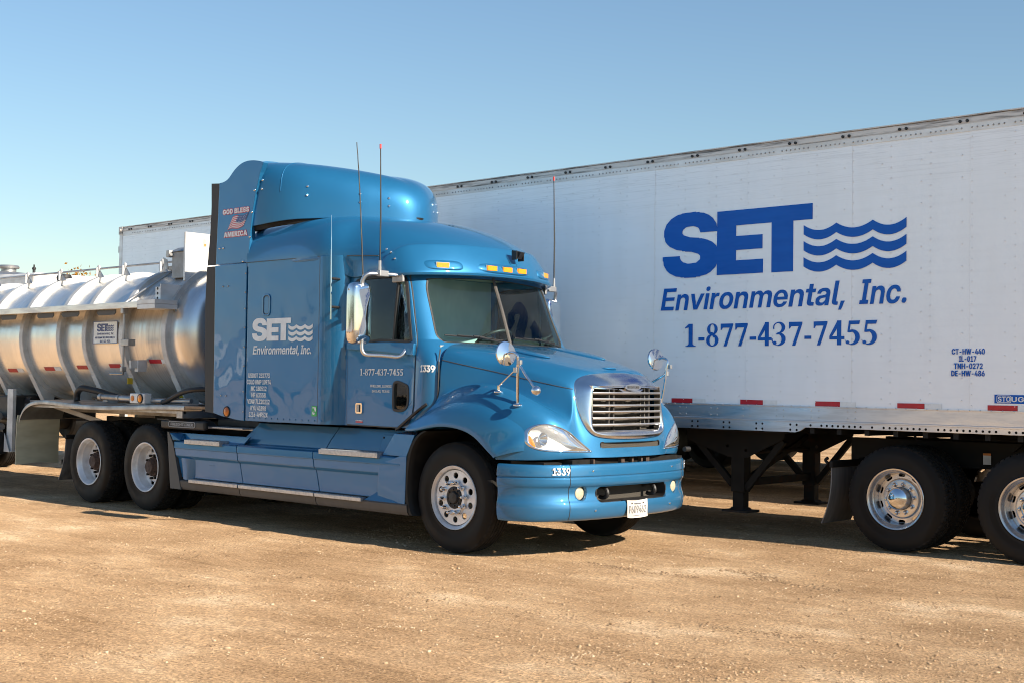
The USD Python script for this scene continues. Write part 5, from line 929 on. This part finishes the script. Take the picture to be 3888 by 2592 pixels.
each('deck_plate', [rbx(-4.35, -3.30, -1.0, -.45, 1.005, 1.025, .004), rbx(-4.05, -3.45, -1.10, -.9, 1.02, 1.035, .004)], 'step_metal', tk)
each('deck_gear', [rbx(-4.3, -3.4, -.85, .5, 1.03, 1.12, .02), cyl([-4.6, -.75, .80], [-3.5, -.75, .80], .13, 18), tube(spl([(-4.5, -.5, 1.1), (-4.0, -.6, 1.25), (-3.6, -.4, 1.2), (-3.3, -.3, 1.5)], 16), .02, 8), tube(spl([(-3.3, -.1, 2.0), (-3.7, -.2, 1.7), (-4.2, -.3, 1.5), (-4.9, -.3, 1.6)], 16), .018, 8)], 'black_plastic', tk)
qf = spl([(-4.62, 0, 1.0), (-4.75, 0, 1.075), (-4.95, 0, 1.10), (-5.10, 0, 1.10)], 12); P = np.stack([np.c_[qf[:, 0], np.full(12, y), qf[:, 2]] for y in np.linspace(-1.16, -.62, 6)], 1)
q4 = obj('quarter_fender', [solid(P, .01), rbx(-5.02, -4.10, -1.165, -1.10, .985, 1.095, .03)], 'black_plastic', tk)
obj('fender_plate', [sign_y(rrect(-4.84, -4.28, 1.010, 1.080, .033).difference(rrect(-4.83, -4.29, 1.018, 1.072, .027)), -1.165, .004), sign_y(fitbox(glyphs('FREIGHTLINER', 800, 14), -4.79, -4.33, 1.028, 1.062), -1.165, .003)], 'decal_grey', q4, False)
for s in (1, -1):
    c = spl([(-7.20, 0, .79), (-7.22, 0, .60), (-7.27, 0, .42), (-7.37, 0, .235)], 12); P = np.stack([np.c_[c[:, 0], np.full(12, y), c[:, 2]] for y in np.linspace(-1.20, -.62, 5)], 1); obj('mud_flap', my(solid(P, .01), s), 'flap_rubber', tk)
    obj('flap_hanger', my([rbx(-7.21, -7.17, -1.21, -.45, .775, .83, .01)], s), 'chassis_black', tk)
    obj('exhaust_stack', my(cyl([-3.42, -.85, 1.1], [-3.42, -.85, 2.8], .06, 16), s), 'chassis_black', tk)
# ---------------------------------------------------------------- the tank trailer behind the truck
tn_ = thing('tank_trailer', 'polished steel vacuum tank trailer with ring stiffeners and side walkway', 'trailer', (-9.5, 0, 0))
TZ, TR = 2.13, .835
X0, X1 = -16.2, -5.42
sh = lathe([(X0, .05), (X0-.01+.02, .4), (X0+.12, .72), (X0+.28, TR), (-10.5, TR), (-6.40, TR)], 'x', 96, (0, 0, TZ)); obj('tank_shell', sh, 'tank_steel', tn_, 40)
obj('tank_front_course', lathe([(-6.40, TR), (X1+.02, TR)], 'x', 96, (0, 0, TZ)), 'tank_scuffed', tn_, 40)
hp = [(X1+.02, TR)]+[(X1+.14+.42*math.sin(a)**.8*.9, TR*math.cos(a)**.55) for a in np.linspace(.02, np.pi/2-.0001, 22)]; obj('tank_head', lathe(hp, 'x', 96, (0, 0, TZ)), 'tank_steel', tn_, 40)
RINGS = (-5.42, -6.41, -7.34, -8.03, -9.09, -10.10, -11.1, -12.1, -13.1, -14.2, -15.4)
for xr in RINGS:
    w = .055; rg = lathe([(xr-w, TR-.01), (xr-w, TR+.062), (xr-w+.008, TR+.070), (xr+w-.008, TR+.070), (xr+w, TR+.062), (xr+w, TR-.01)], 'x', 96, (0, 0, TZ))
    ro = obj('ring_stiffener', rg, 'tank_ring', tn_, 30)
    if xr > -12.5:
        for s in (1, -1):                                               # the ring runs on as a straight edged support down to the sub-frame
            a0 = math.radians(-35); pa = V([-math.cos(a0)*(TR+.070), TZ+math.sin(a0)*(TR+.070)]); pb = V([-.54, 1.235])
            arc = [(-(TR-.01)*math.cos(t), TZ+(TR-.01)*math.sin(t)) for t in np.linspace(math.radians(-62), a0, 18)]
            gp = Polygon([tuple(pa), tuple(pb), (-.40, 1.235), (-.38, TZ-TR+.06)]+arc)
            obj('ring_support', [my(extr(gp, 'x', xr+.030, xr+.042), s), my(bar((xr, pa[0], pa[1]), (xr, pb[0], pb[1]), .11, .012, up=(0, -.8, -.6)), s)], 'tank_ring', ro)
each('subframe', [bx(-9.6, -4.75, -.56, -.44, 1.10, 1.24), bx(-9.6, -4.75, .44, .56, 1.10, 1.24)]+[bx(x, x+.1, -.44, .44, 1.12, 1.22) for x in np.arange(-9.4, -4.8, .9)]+[bx(-6.6, -5.0, -.6, .6, 1.165, 1.20)], 'dull_aluminium', tn_)
# fender over the drive axles
fc = spl([(-8.42, 0, .985), (-8.36, 0, 1.10), (-8.20, 0, 1.205), (-7.95, 0, 1.255), (-7.6, 0, 1.262), (-7.0, 0, 1.235), (-6.3, 0, 1.225), (-5.5, 0, 1.245), (-4.9, 0, 1.262), (-4.42, 0, 1.265)], 60)
for s in (1, -1):
    P = np.stack([np.c_[fc[:, 0], np.full(60, y), fc[:, 2]-dz] for y, dz in ((-1.225, .048), (-1.228, .02), (-1.222, .004), (-1.20, 0), (-.95, -.008), (-.60, -.004))], 1); obj('tank_fender', my(solid(P, .006), s), 'dirty_white' if False else 'dull_aluminium', tn_, 40)
    obj('fender_flap', my([solid(V([[(-8.49-.015*math.sin(k*3)-.02*k, y, 1.06-.68*k-.012*math.sin(y*9)) for k in np.linspace(0, 1, 10)] for y in np.linspace(-1.22, -.59, 8)]), .012)], s), 'flap_tan', tn_)
    obj('fender_brace', my([bar((-8.05, -.9, 1.18), (-7.45, -.55, .98), .03, .06), bx(-8.2, -4.5, -1.18, -1.15, 1.17, 1.20), bx(-4.62, -4.5, -1.2, -.5, 1.12, 1.2)], s), 'dull_aluminium', tn_)
    obj('flap_bar', my(rbx(-8.38, -7.9, -.62, -.40, .36, .43, .01), s), 'chassis_black', tn_)
lb = obj('light_box', rbx(-5.66, -5.32, -1.20, -1.10, 1.272, 1.395, .012), 'white_paint', tn_)
obj('amber_light', lathe([(-1.20, .046), (-1.212, .045), (-1.222, .03), (-1.225, .001)], 'y', 24, (-5.41, 0, 1.333)), 'amber_lens', lb); obj('amber_light', lathe([(-1.20, .036), (-1.206, .034), (-1.208, .001)], 'y', 24, (-5.59, 0, 1.333)), 'amber_dark', lb)
obj('light_ring', lathe([(-1.20, .058), (-1.214, .056), (-1.214, .046)], 'y', 24, (-5.41, 0, 1.333)), 'black_plastic', lb)
obj('hose', tube(spl([(-7.20, -1.05, 1.27), (-7.20, -1.05, 1.36), (-7.14, -1.05, 1.42), (-6.95, -1.02, 1.425), (-6.7, -.98, 1.39), (-6.5, -.95, 1.35), (-6.2, -.92, 1.33), (-5.9, -.9, 1.31)], 40), .042, 12), 'black_plastic', tn_)
obj('hose', tube(spl([(-5.05, -1.12, 1.295), (-4.9, -1.12, 1.33), (-4.7, -1.12, 1.40), (-4.45, -1.1, 1.45), (-4.2, -1.0, 1.46), (-4.0, -.8, 1.45)], 30), .030, 10), 'black_plastic', tn_)
each('drain_pipe', [cyl([-6.42, -1.15, 1.335], [-5.72, -1.13, 1.325], .036, 16), cyl([-6.44, -1.15, 1.335], [-6.38, -1.15, 1.335], .044, 16), cyl([-6.02, -1.14, 1.33], [-5.98, -1.14, 1.33], .042, 16)], 'dull_aluminium', tn_)
obj('drain_pipe', cyl([-5.3, -1.10, 1.31], [-4.5, -1.08, 1.32], .028, 14), 'dull_aluminium', tn_)
# walkway along the near side
wk = obj('walkway', [rbx(-13.5, -5.70, -1.10, -1.085, 2.445, 2.525, .003, 1), rbx(-13.5, -5.70, -1.09, -.72, 2.500, 2.522, .003, 1)], 'bright_aluminium', tn_)
obj('walkway_end', [rbx(-5.70, -5.30, -1.10, -.78, 2.485, 2.540, .004), rbx(-5.70, -5.30, -1.10, -.78, 2.425, 2.483, .004)], 'white_paint', wk)
obj('walkway_beam', bx(-5.32, -5.45+.0, -.80, -.76, 2.40, 2.47), 'dull_aluminium', wk)
for xq in (-8.93, -7.86, -7.19, -6.27, -9.95, -10.95):
    obj('walkway_bracket', [extr(Polygon([(xq-.0, 2.44), (xq-.44, 2.44), (xq-.46, 2.40), (xq-.42, 2.372), (xq-.04, 2.372), (xq+.0, 2.40)]), 'y', -1.06, -1.05)], 'grey_plastic', wk)
# upright pipe with crank handle beside the sign
obj('crank_rod', [cyl([-6.06, -1.06, 1.66], [-6.06, -1.06, 2.44], .014, 10), tube([(-6.06, -1.06, 1.66), (-6.06, -1.06, 1.63), (-6.30, -1.10, 1.63)], .014, 8), rbx(-6.09, -6.03, -1.09, -1.03, 1.66, 1.72, .006), rbx(-6.10, -5.92, -1.08, -.98, 1.98, 2.06, .006), rbx(-6.09, -6.03, -1.1, -1.02, 2.38, 2.46, .01)], 'dull_aluminium', tn_)
obj('ladder_bracket', [bar((-6.0, -1.0, 1.75), (-5.98, -.78, 1.76), .05, .10), bx(-6.02, -5.94, -.92, -.80, 1.66, 1.80)], 'tank_ring', tn_)
# sign plate
ya = -.885
def on_tank(shape, r=.004, mt='pale_tape', name='sign', parent=tn_, th=.003):
    m = extr(shape.segmentize(.05), 'y', 0., 1.); v = m.vertices.copy(); k = v[:, 1] > .5; rad = TR+r+np.where(k, -th, 0); dz = np.clip(v[:, 2]-TZ, -.84, .84); v[:, 1] = -np.sqrt(np.maximum(rad**2-dz**2, 0)); return obj(name, trimesh.Trimesh(v, m.faces, process=False), mt, parent, False)
sg_ = obj('sign_plate', sign_y(sbox(-7.175, 2.02, -6.565, 2.312), -.852, .004), 'pale_tape', tn_); obj('sign_border', sign_y(sbox(-7.175, 2.02, -6.565, 2.312).difference(sbox(-7.165, 2.028, -6.575, 2.304)), -.856, .002), 'decal_navy', sg_, False)
S_ = lambda sh: obj('sign_lettering', sign_y(affinity.translate(sh, -.11, 0), -.856, .0025), 'decal_navy', sg_, False)
S_(affinity.translate(affinity.scale(set_word(), .275/1.888, .105/.724, origin=(0, 0)), -6.965, 2.178)); S_(affinity.translate(affinity.scale(waves(0, 1.127, 0), .145, .17, origin=(0, 0)), -6.715, 2.262))
S_(fitbox(glyphs('Environmental, Inc', 420, 14), -6.960, -6.545, 2.128, 2.166, .15)); S_(fitbox(glyphs('450 SUMAC RD. WHEELING, IL', 520, 14), -7.01, -6.515, 2.080, 2.112)); S_(fitbox(glyphs('847-537-9221', 520, 14), -6.875, -6.625, 2.036, 2.068))
for x0 in (-9.854, -8.732, -7.804, -6.945, -10.9): on_tank(sbox(x0, 1.64+.012*(x0+9.8)*2, x0+.28, 1.69+.012*(x0+9.8)*2), .004, 'red_tape', 'red_reflector'); on_tank(sbox(x0+.285, 1.64+.012*(x0+9.8)*2, x0+.46, 1.69+.012*(x0+9.8)*2), .004, 'pale_tape', 'white_reflector')
on_tank(sbox(-5.936, 1.765, -5.66, 1.815), .004, 'red_tape', 'red_reflector'); on_tank(sbox(-5.655, 1.765, -5.50, 1.815), .004, 'pale_tape', 'white_reflector')
obj('yellow_tag', bx(-6.395, -6.39, -.80, -.72, 1.50, 1.58), 'yellow_label', tn_); obj('yellow_tag', bx(-5.40, -5.395, -.66, -.58, 1.34, 1.40), 'yellow_label', tn_)
# top: handrail, hinge post, rollover guard, manway box
hr = obj('handrail', tube([(-13.5, -.30, 3.085), (-6.05, -.30, 3.10)], .014, 8), 'dull_aluminium', tn_)
for xr in RINGS[1:9]: obj('rail_post', [bar((xr, -.32, 2.98), (xr, -.32, 3.11), .02, .06), sph((xr, -.31, 3.10), 1, 2, (.04, .02, .05)), hull([(xr-.03, -.3, 2.96), (xr-.03, -.3, 3.06), (xr+.14, -.3, 2.97), (xr+.02, -.3, 3.08), (xr+.14, -.33, 2.97), (xr-.03, -.33, 2.96)])], 'tank_ring', hr)
obj('hinge_post', [lathe([(-.36, .001), (-.36, .07), (-.33, .07), (-.33, .001)], 'y', 24, (-6.02, 0, 3.115)), bx(-6.16, -5.92, -.40, -.28, 2.98, 3.03), tube([(-6.05, -.36, 2.98), (-6.34, -.95, 2.50)], .013, 8), tube([(-6.08, -.36, 3.02), (-5.78, -.34, 3.08)], .018, 8)], 'dull_aluminium', tn_)
obj('vent_pipe', [tube(spl([(-5.92, -.30, 3.06), (-5.75, -.30, 3.12), (-5.60, -.28, 3.18), (-5.45, -.25, 3.215)], 12), .025, 10), cyl([-5.84, -.30, 3.0], [-5.80, -.30, 3.11], .04, 12), sph((-5.46, -.26, 3.17), .05, 1)], 'black_plastic', tn_)
gd = obj('rollover_guard', rbx(-5.44, -5.40, -.62, .62, 2.80, 3.41, .006), 'white_paint', tn_); obj('guard_label', bx(-5.399, -5.396, -.36, -.31, 3.24, 3.34), 'dirty_white', gd); obj('label_mark', bx(-5.3955, -5.394, -.35, -.32, 3.25, 3.28), 'orange_label', gd)
mb = obj('manway_box', [rbx(-5.95, -5.46, -.46, .46, 2.86, 3.20, .01)], 'dull_white', tn_); obj('manway_lid', [hull([(-5.98, -.48, 3.20), (-5.46, -.48, 3.20), (-5.98, .48, 3.20), (-5.46, .48, 3.20), (-5.9, -.40, 3.255), (-5.46, -.40, 3.26), (-5.9, .40, 3.255), (-5.46, .40, 3.26)])], 'dull_aluminium', mb)
obj('lid_latch', [rbx(-6.0, -5.93, -.52, -.44, 3.13, 3.22, .01), cyl([-6.0, -.5, 3.16], [-5.9, -.5, 3.16], .02, 10), hull([(-6.06, -.5, 2.98), (-5.98, -.5, 2.98), (-6.09, -.5, 3.14), (-6.0, -.49, 3.10), (-6.02, -.46, 2.98)])], 'dull_aluminium', mb)
each('corner_lug', [bx(-5.40, -5.385, -.97, -.62, 2.47, 2.735), bx(-5.50, -5.40, -.97, -.955, 2.42, 2.70)], 'white_paint', tn_); each('lug_hole', [sph((-5.45, -.972, z), .018, 1, (1, .2, 1)) for z in (2.50, 2.56, 2.62, 2.68)], 'black_plastic', tn_)
obj('dome_cover', [lathe([(3.04, .001), (3.04, .10), (3.10, .12), (3.15, .10), (3.165, .001)], 'z', 20, (-10.13, .30, 0))], 'black_plastic', tn_)
# legs and piping farther back
for s in (1, -1):
    lg = obj('support_leg', my([rbx(-9.41, -9.24, -.92, -.87, .50, 1.40, .005), rbx(-9.42, -9.23, -.93, -.84, .50, .52, .003)], s), 'tank_ring', tn_); obj('leg_gusset', my(extr(Polygon([(-9.41, .50), (-9.25, .50), (-9.41, .76)]), 'y', -.955, -.945), s), 'tank_ring', lg)
each('piping', [cyl([-12.6, -.5, z], [-9.45, -.5, z], r, 12) for z, r in ((1.22, .07), (1.05, .05), (.92, .06))]+[cyl([-10.1, -.95, .62], [-9.5, -.95, .62], .16, 20), rbx(-10.6, -9.6, -.8, .6, .95, 1.3, .03)], 'black_plastic', tn_)
each('valve', [lathe([(-1.02, .10), (-.95, .12), (-.9, .12), (-.86, .07), (-.5, .07)], 'y', 20, (-10.0, 0, .62)), cyl([-10.3, -.9, .85], [-9.6, -.9, .85], .05, 12), cyl([-10.2, -.9, 1.0], [-9.7, -.9, 1.0], .06, 12)], 'dull_aluminium', tn_)
for xc in (-13.6, -14.9):
    for s, y in ((-1, -1.20), (1, 1.20)): wheel(tn_, (xc, y, .510), 'dual', s, tread='rib')
obj('tank_axle', [cyl([xc, -.95, .51], [xc, .95, .51], .065, 12) for xc in (-13.6, -14.9)]+[bx(-15.6, -12.6, -.5, -.4, .9, 1.24), bx(-15.6, -12.6, .4, .5, .9, 1.24)], 'chassis_black', tn_)
# ---------------------------------------------------------------- rest of the yard
def parked_trailer(label, x0, y0, group=None):
    t = thing('parked_trailer', label, 'trailer', (x0, y0, 0), group); a, b, L, W = 0, 2.6, 16.1, 2.6; o = V([x0, y0, 0])
    P = lambda m: (lambda q: (q.apply_translation(o), q)[1])(tomesh(m))
    obj('side_wall', P(rbx(0, L, 0, .03, 1.38, 4.0, .004, 1)), 'white_sheet', t); obj('side_wall', P(rbx(0, L, W-.03, W, 1.38, 4.0, .004, 1)), 'white_sheet', t)
    obj('roof', P(rbx(0, L, .03, W-.03, 4.02, 4.07, .01, 1)), 'dull_aluminium', t); obj('floor', P(bx(0, L, .03, W-.03, 1.2, 1.36)), 'chassis_black', t)
    obj('end_wall', P(rbx(L-.04, L, .02, W-.02, 1.2, 4.05, .01, 1)), 'white_paint', t); obj('rear_door', P(rbx(0, .04, .02, W-.02, 1.2, 4.05, .01, 1)), 'white_sheet', t)
    for y in (-.004, W-.026):
        obj('top_rail', P(rbx(-.01, L+.01, y, y+.03, 4.0, 4.09, .004, 1)), 'dull_aluminium', t); obj('bottom_rail', P(rbx(0, L, y, y+.03, 1.12, 1.378, .004, 1)), 'bright_aluminium', t)
    for y in (.45, 2.0): obj('landing_leg', P(rbx(11.9, 12.05, y, y+.15, .02, 1.2, .01, 1)), 'chassis_black', t)
    for xc in (1.7, 2.95):
        for y in (.06, 1.95): obj('wheel', P([lathe([(y+.03, .29), (y, .36), (y+.02, .49), (y+.05, .51), (y+.54, .51), (y+.57, .49), (y+.59, .36), (y+.56, .29)], 'y', 32, (xc, 0, .51)), cyl([xc, y+.12, .51], [xc, y+.47, .51], .29, 24)]), 'tyre_rubber', t)
        obj('axle', P(cyl([xc, .3, .51], [xc, 2.3, .51], .06, 10)), 'chassis_black', t)
    return t
def copy(root, name, label, cat, loc, rot=0., group=None):
    p = numbered('/World/'+name); x = UsdGeom.Xform.Define(stage, p); q = x.GetPrim(); q.GetReferences().AddInternalReference(root.GetPath())
    x.ClearXformOpOrder(); x.AddTranslateOp().Set(Gf.Vec3d(*map(float, loc))); x.AddRotateZOp().Set(float(rot)); q.SetInstanceable(True); return tag(q, label, cat, group)
p0 = parked_trailer('white box trailer parked right behind the big lettered trailer', -8.9, 6.28)
copy(p0, 'parked_trailer', 'white box trailer second behind the big lettered trailer', 'trailer', (-8.6, 9.26, 0)); copy(p0, 'parked_trailer', 'white box trailer third and farthest behind the big lettered trailer', 'trailer', (-9.1, 12.24, 0))
for k, (x, y, r) in enumerate(((-82, -46, 2), (-64.5, -47, -1), (-47, -45.5, 1), (-29.5, -47, 0), (14, -50, 3))):
    copy(p0, 'parked_trailer', 'white box trailer parked across the yard behind the photographer', 'trailer', (x, y, 0), r, 'white box trailers across the yard')
ct = thing('freight_container', 'rusty red freight container across the yard behind the photographer', 'container', (-9, -44, 0)); 
zz3 = [(-9+.2*i+.06*(j in (1, 2)), -44+.05*(j > 1)) for i in range(30) for j in range(4)]
P = np.stack([np.c_[[a for a, b in zz3], [-41.4+.05*((j % 4) > 1) for j in range(120)], np.full(120, z)] for z in (.2, 2.75)]); obj('corrugated_wall', gridmesh(P), 'red_paint', ct, False)
obj('container_frame', [rbx(-9.1, -2.9, -41.45, -41.3, 2.7, 2.85, .01, 1), rbx(-9.1, -2.9, -41.45, -41.3, .1, .25, .01, 1), bx(-9.1, -2.9, -44, -41.5, 2.75, 2.8), rbx(-9.1, -8.98, -41.45, -41.3, .1, 2.85, .01, 1), rbx(-3.02, -2.9, -41.45, -41.3, .1, 2.85, .01, 1), bx(-9.1, -9.0, -44, -41.5, .1, 2.8), bx(-3.0, -2.9, -44, -41.5, .1, 2.8)], 'red_paint', ct)
# pale tank trailer far left, only its top shows above the polished tank
bt = thing('far_tank', 'pale tank trailer with a domed lid, far left beyond the polished tank', 'trailer', (-28, 6.6, 0))
obj('tank_body', [rbx(-37, -20.9, 5.3, 7.9, 1.3, 4.06, .12, 2)], 'white_paint', bt); obj('lid', lathe([(4.06, 1.05), (4.12, 1.02), (4.20, .70), (4.25, .25), (4.26, .001)], 'z', 36, (-23.9, 6.1, 0)), 'dull_aluminium', bt)
obj('filler_neck', lathe([(4.2, .19), (4.34, .19), (4.34, .26), (4.38, .27), (4.42, .24), (4.44, .001)], 'z', 24, (-23.85, 6.1, 0)), 'dull_aluminium', bt); obj('vent', [cyl([-21.9, 5.8, 4.05], [-21.9, 5.8, 4.20], .035, 10), sph((-21.9, 5.8, 4.22), .05, 1), cyl([-21.9, 5.8, 4.2], [-21.9, 5.8, 4.32], .02, 8)], 'black_plastic', bt)
obj('frame', [bx(-37, -21, 6.0, 6.15, .85, 1.3), bx(-37, -21, 7.05, 7.2, .85, 1.3)], 'chassis_black', bt)
for xc in (-35.4, -34.1, -23.0): obj('wheel', [lathe([(y+.02, .29), (y, .45), (y+.05, .51), (y+.5, .51), (y+.55, .45), (y+.53, .29)], 'y', 28, (xc, 0, .51)) for y in (5.35, 7.3)]+[cyl([xc, 5.5, .51], [xc, 7.7, .51], .28, 20)], 'tyre_rubber', bt)
# trees: tapered trunk, limbs, crown of leaf clumps
def tree(label, loc, H, Rc, leaf, seed, n=5200, group=None):
    g_ = np.random.default_rng(seed); t = thing('tree', label, 'tree', loc, group); o = V(loc, float)
    tr_ = [tube(o+V([(0, 0, -.1), (.05, .03, H*.3), (.12, -.05, H*.6), (.05, .05, H*.88)]), [.045*H*.55, .035*H*.55, .02*H*.55, .006*H], 8)]
    tips = []
    for k in range(26):
        a, h = g_.uniform(0, 2*np.pi), H*g_.uniform(.32, .8); L = Rc*g_.uniform(.55, 1.0)*math.sqrt(max(.15, 1-((h/H-.55)/.5)**2)); e = V([math.cos(a)*L, math.sin(a)*L, L*g_.uniform(.25, .7)]); s_ = V([.08, 0, h]); tr_.append(tube(o+V([s_, s_+e*.5+[0, 0, -.05*L], s_+e]), [.012*H*.5, .008*H*.5, .003*H*.5], 5)); tips += [s_+e*.6, s_+e]
    obj('trunk', tr_, 'bark', t); tips += [V([0, 0, H*.92]), V([.1, .1, H*.84]), V([-.2, .1, H*.8])]
    c = V(tips)[g_.integers(0, len(tips), n)]+g_.normal(0, 1, (n, 3))*V([.17, .17, .14])*Rc; ax = g_.normal(0, 1, (n, 3)); ax /= np.linalg.norm(ax, axis=1, keepdims=True); b = np.cross(ax, g_.normal(0, 1, (n, 3))); b /= np.linalg.norm(b, axis=1, keepdims=True); s_ = g_.uniform(.06, .13, n)[:, None]*H/9
    v = np.stack([c-ax*s_, c+b*s_*.6, c+ax*s_, c-b*s_*.6], 1).reshape(-1, 3)+o; q_ = np.arange(n)[:, None]*4; obj('crown', trimesh.Trimesh(v, np.vstack([q_+[0, 1, 2], q_+[0, 2, 3]]), process=False), leaf, t, False); return t
tree('orange autumn tree whose top shows behind the tank handrail', (-63.9, 30., 0), 8.15, 2.2, 'autumn_leaf', 3, 9000)
tree('half bare brownish tree behind the tank, left of the orange one', (-66.6, 30.5, 0), 7.9, 2.0, 'autumn_leaf', 5, 1500)
g0 = tree('green and yellow tree in the line beyond the yard behind the photographer', (-110, -92, 0), 11., 4.2, 'green_leaf', 11, 5200, 'trees beyond the yard')
rt_ = np.random.default_rng(4)
for k in range(26): copy(g0, 'tree', 'green and yellow tree in the line beyond the yard behind the photographer', 'tree', (-105+6.2*k+rt_.uniform(-1.5, 1.5), -90+rt_.uniform(-6, 6), -rt_.uniform(0, 2.5)), rt_.uniform(0, 360), 'trees beyond the yard')
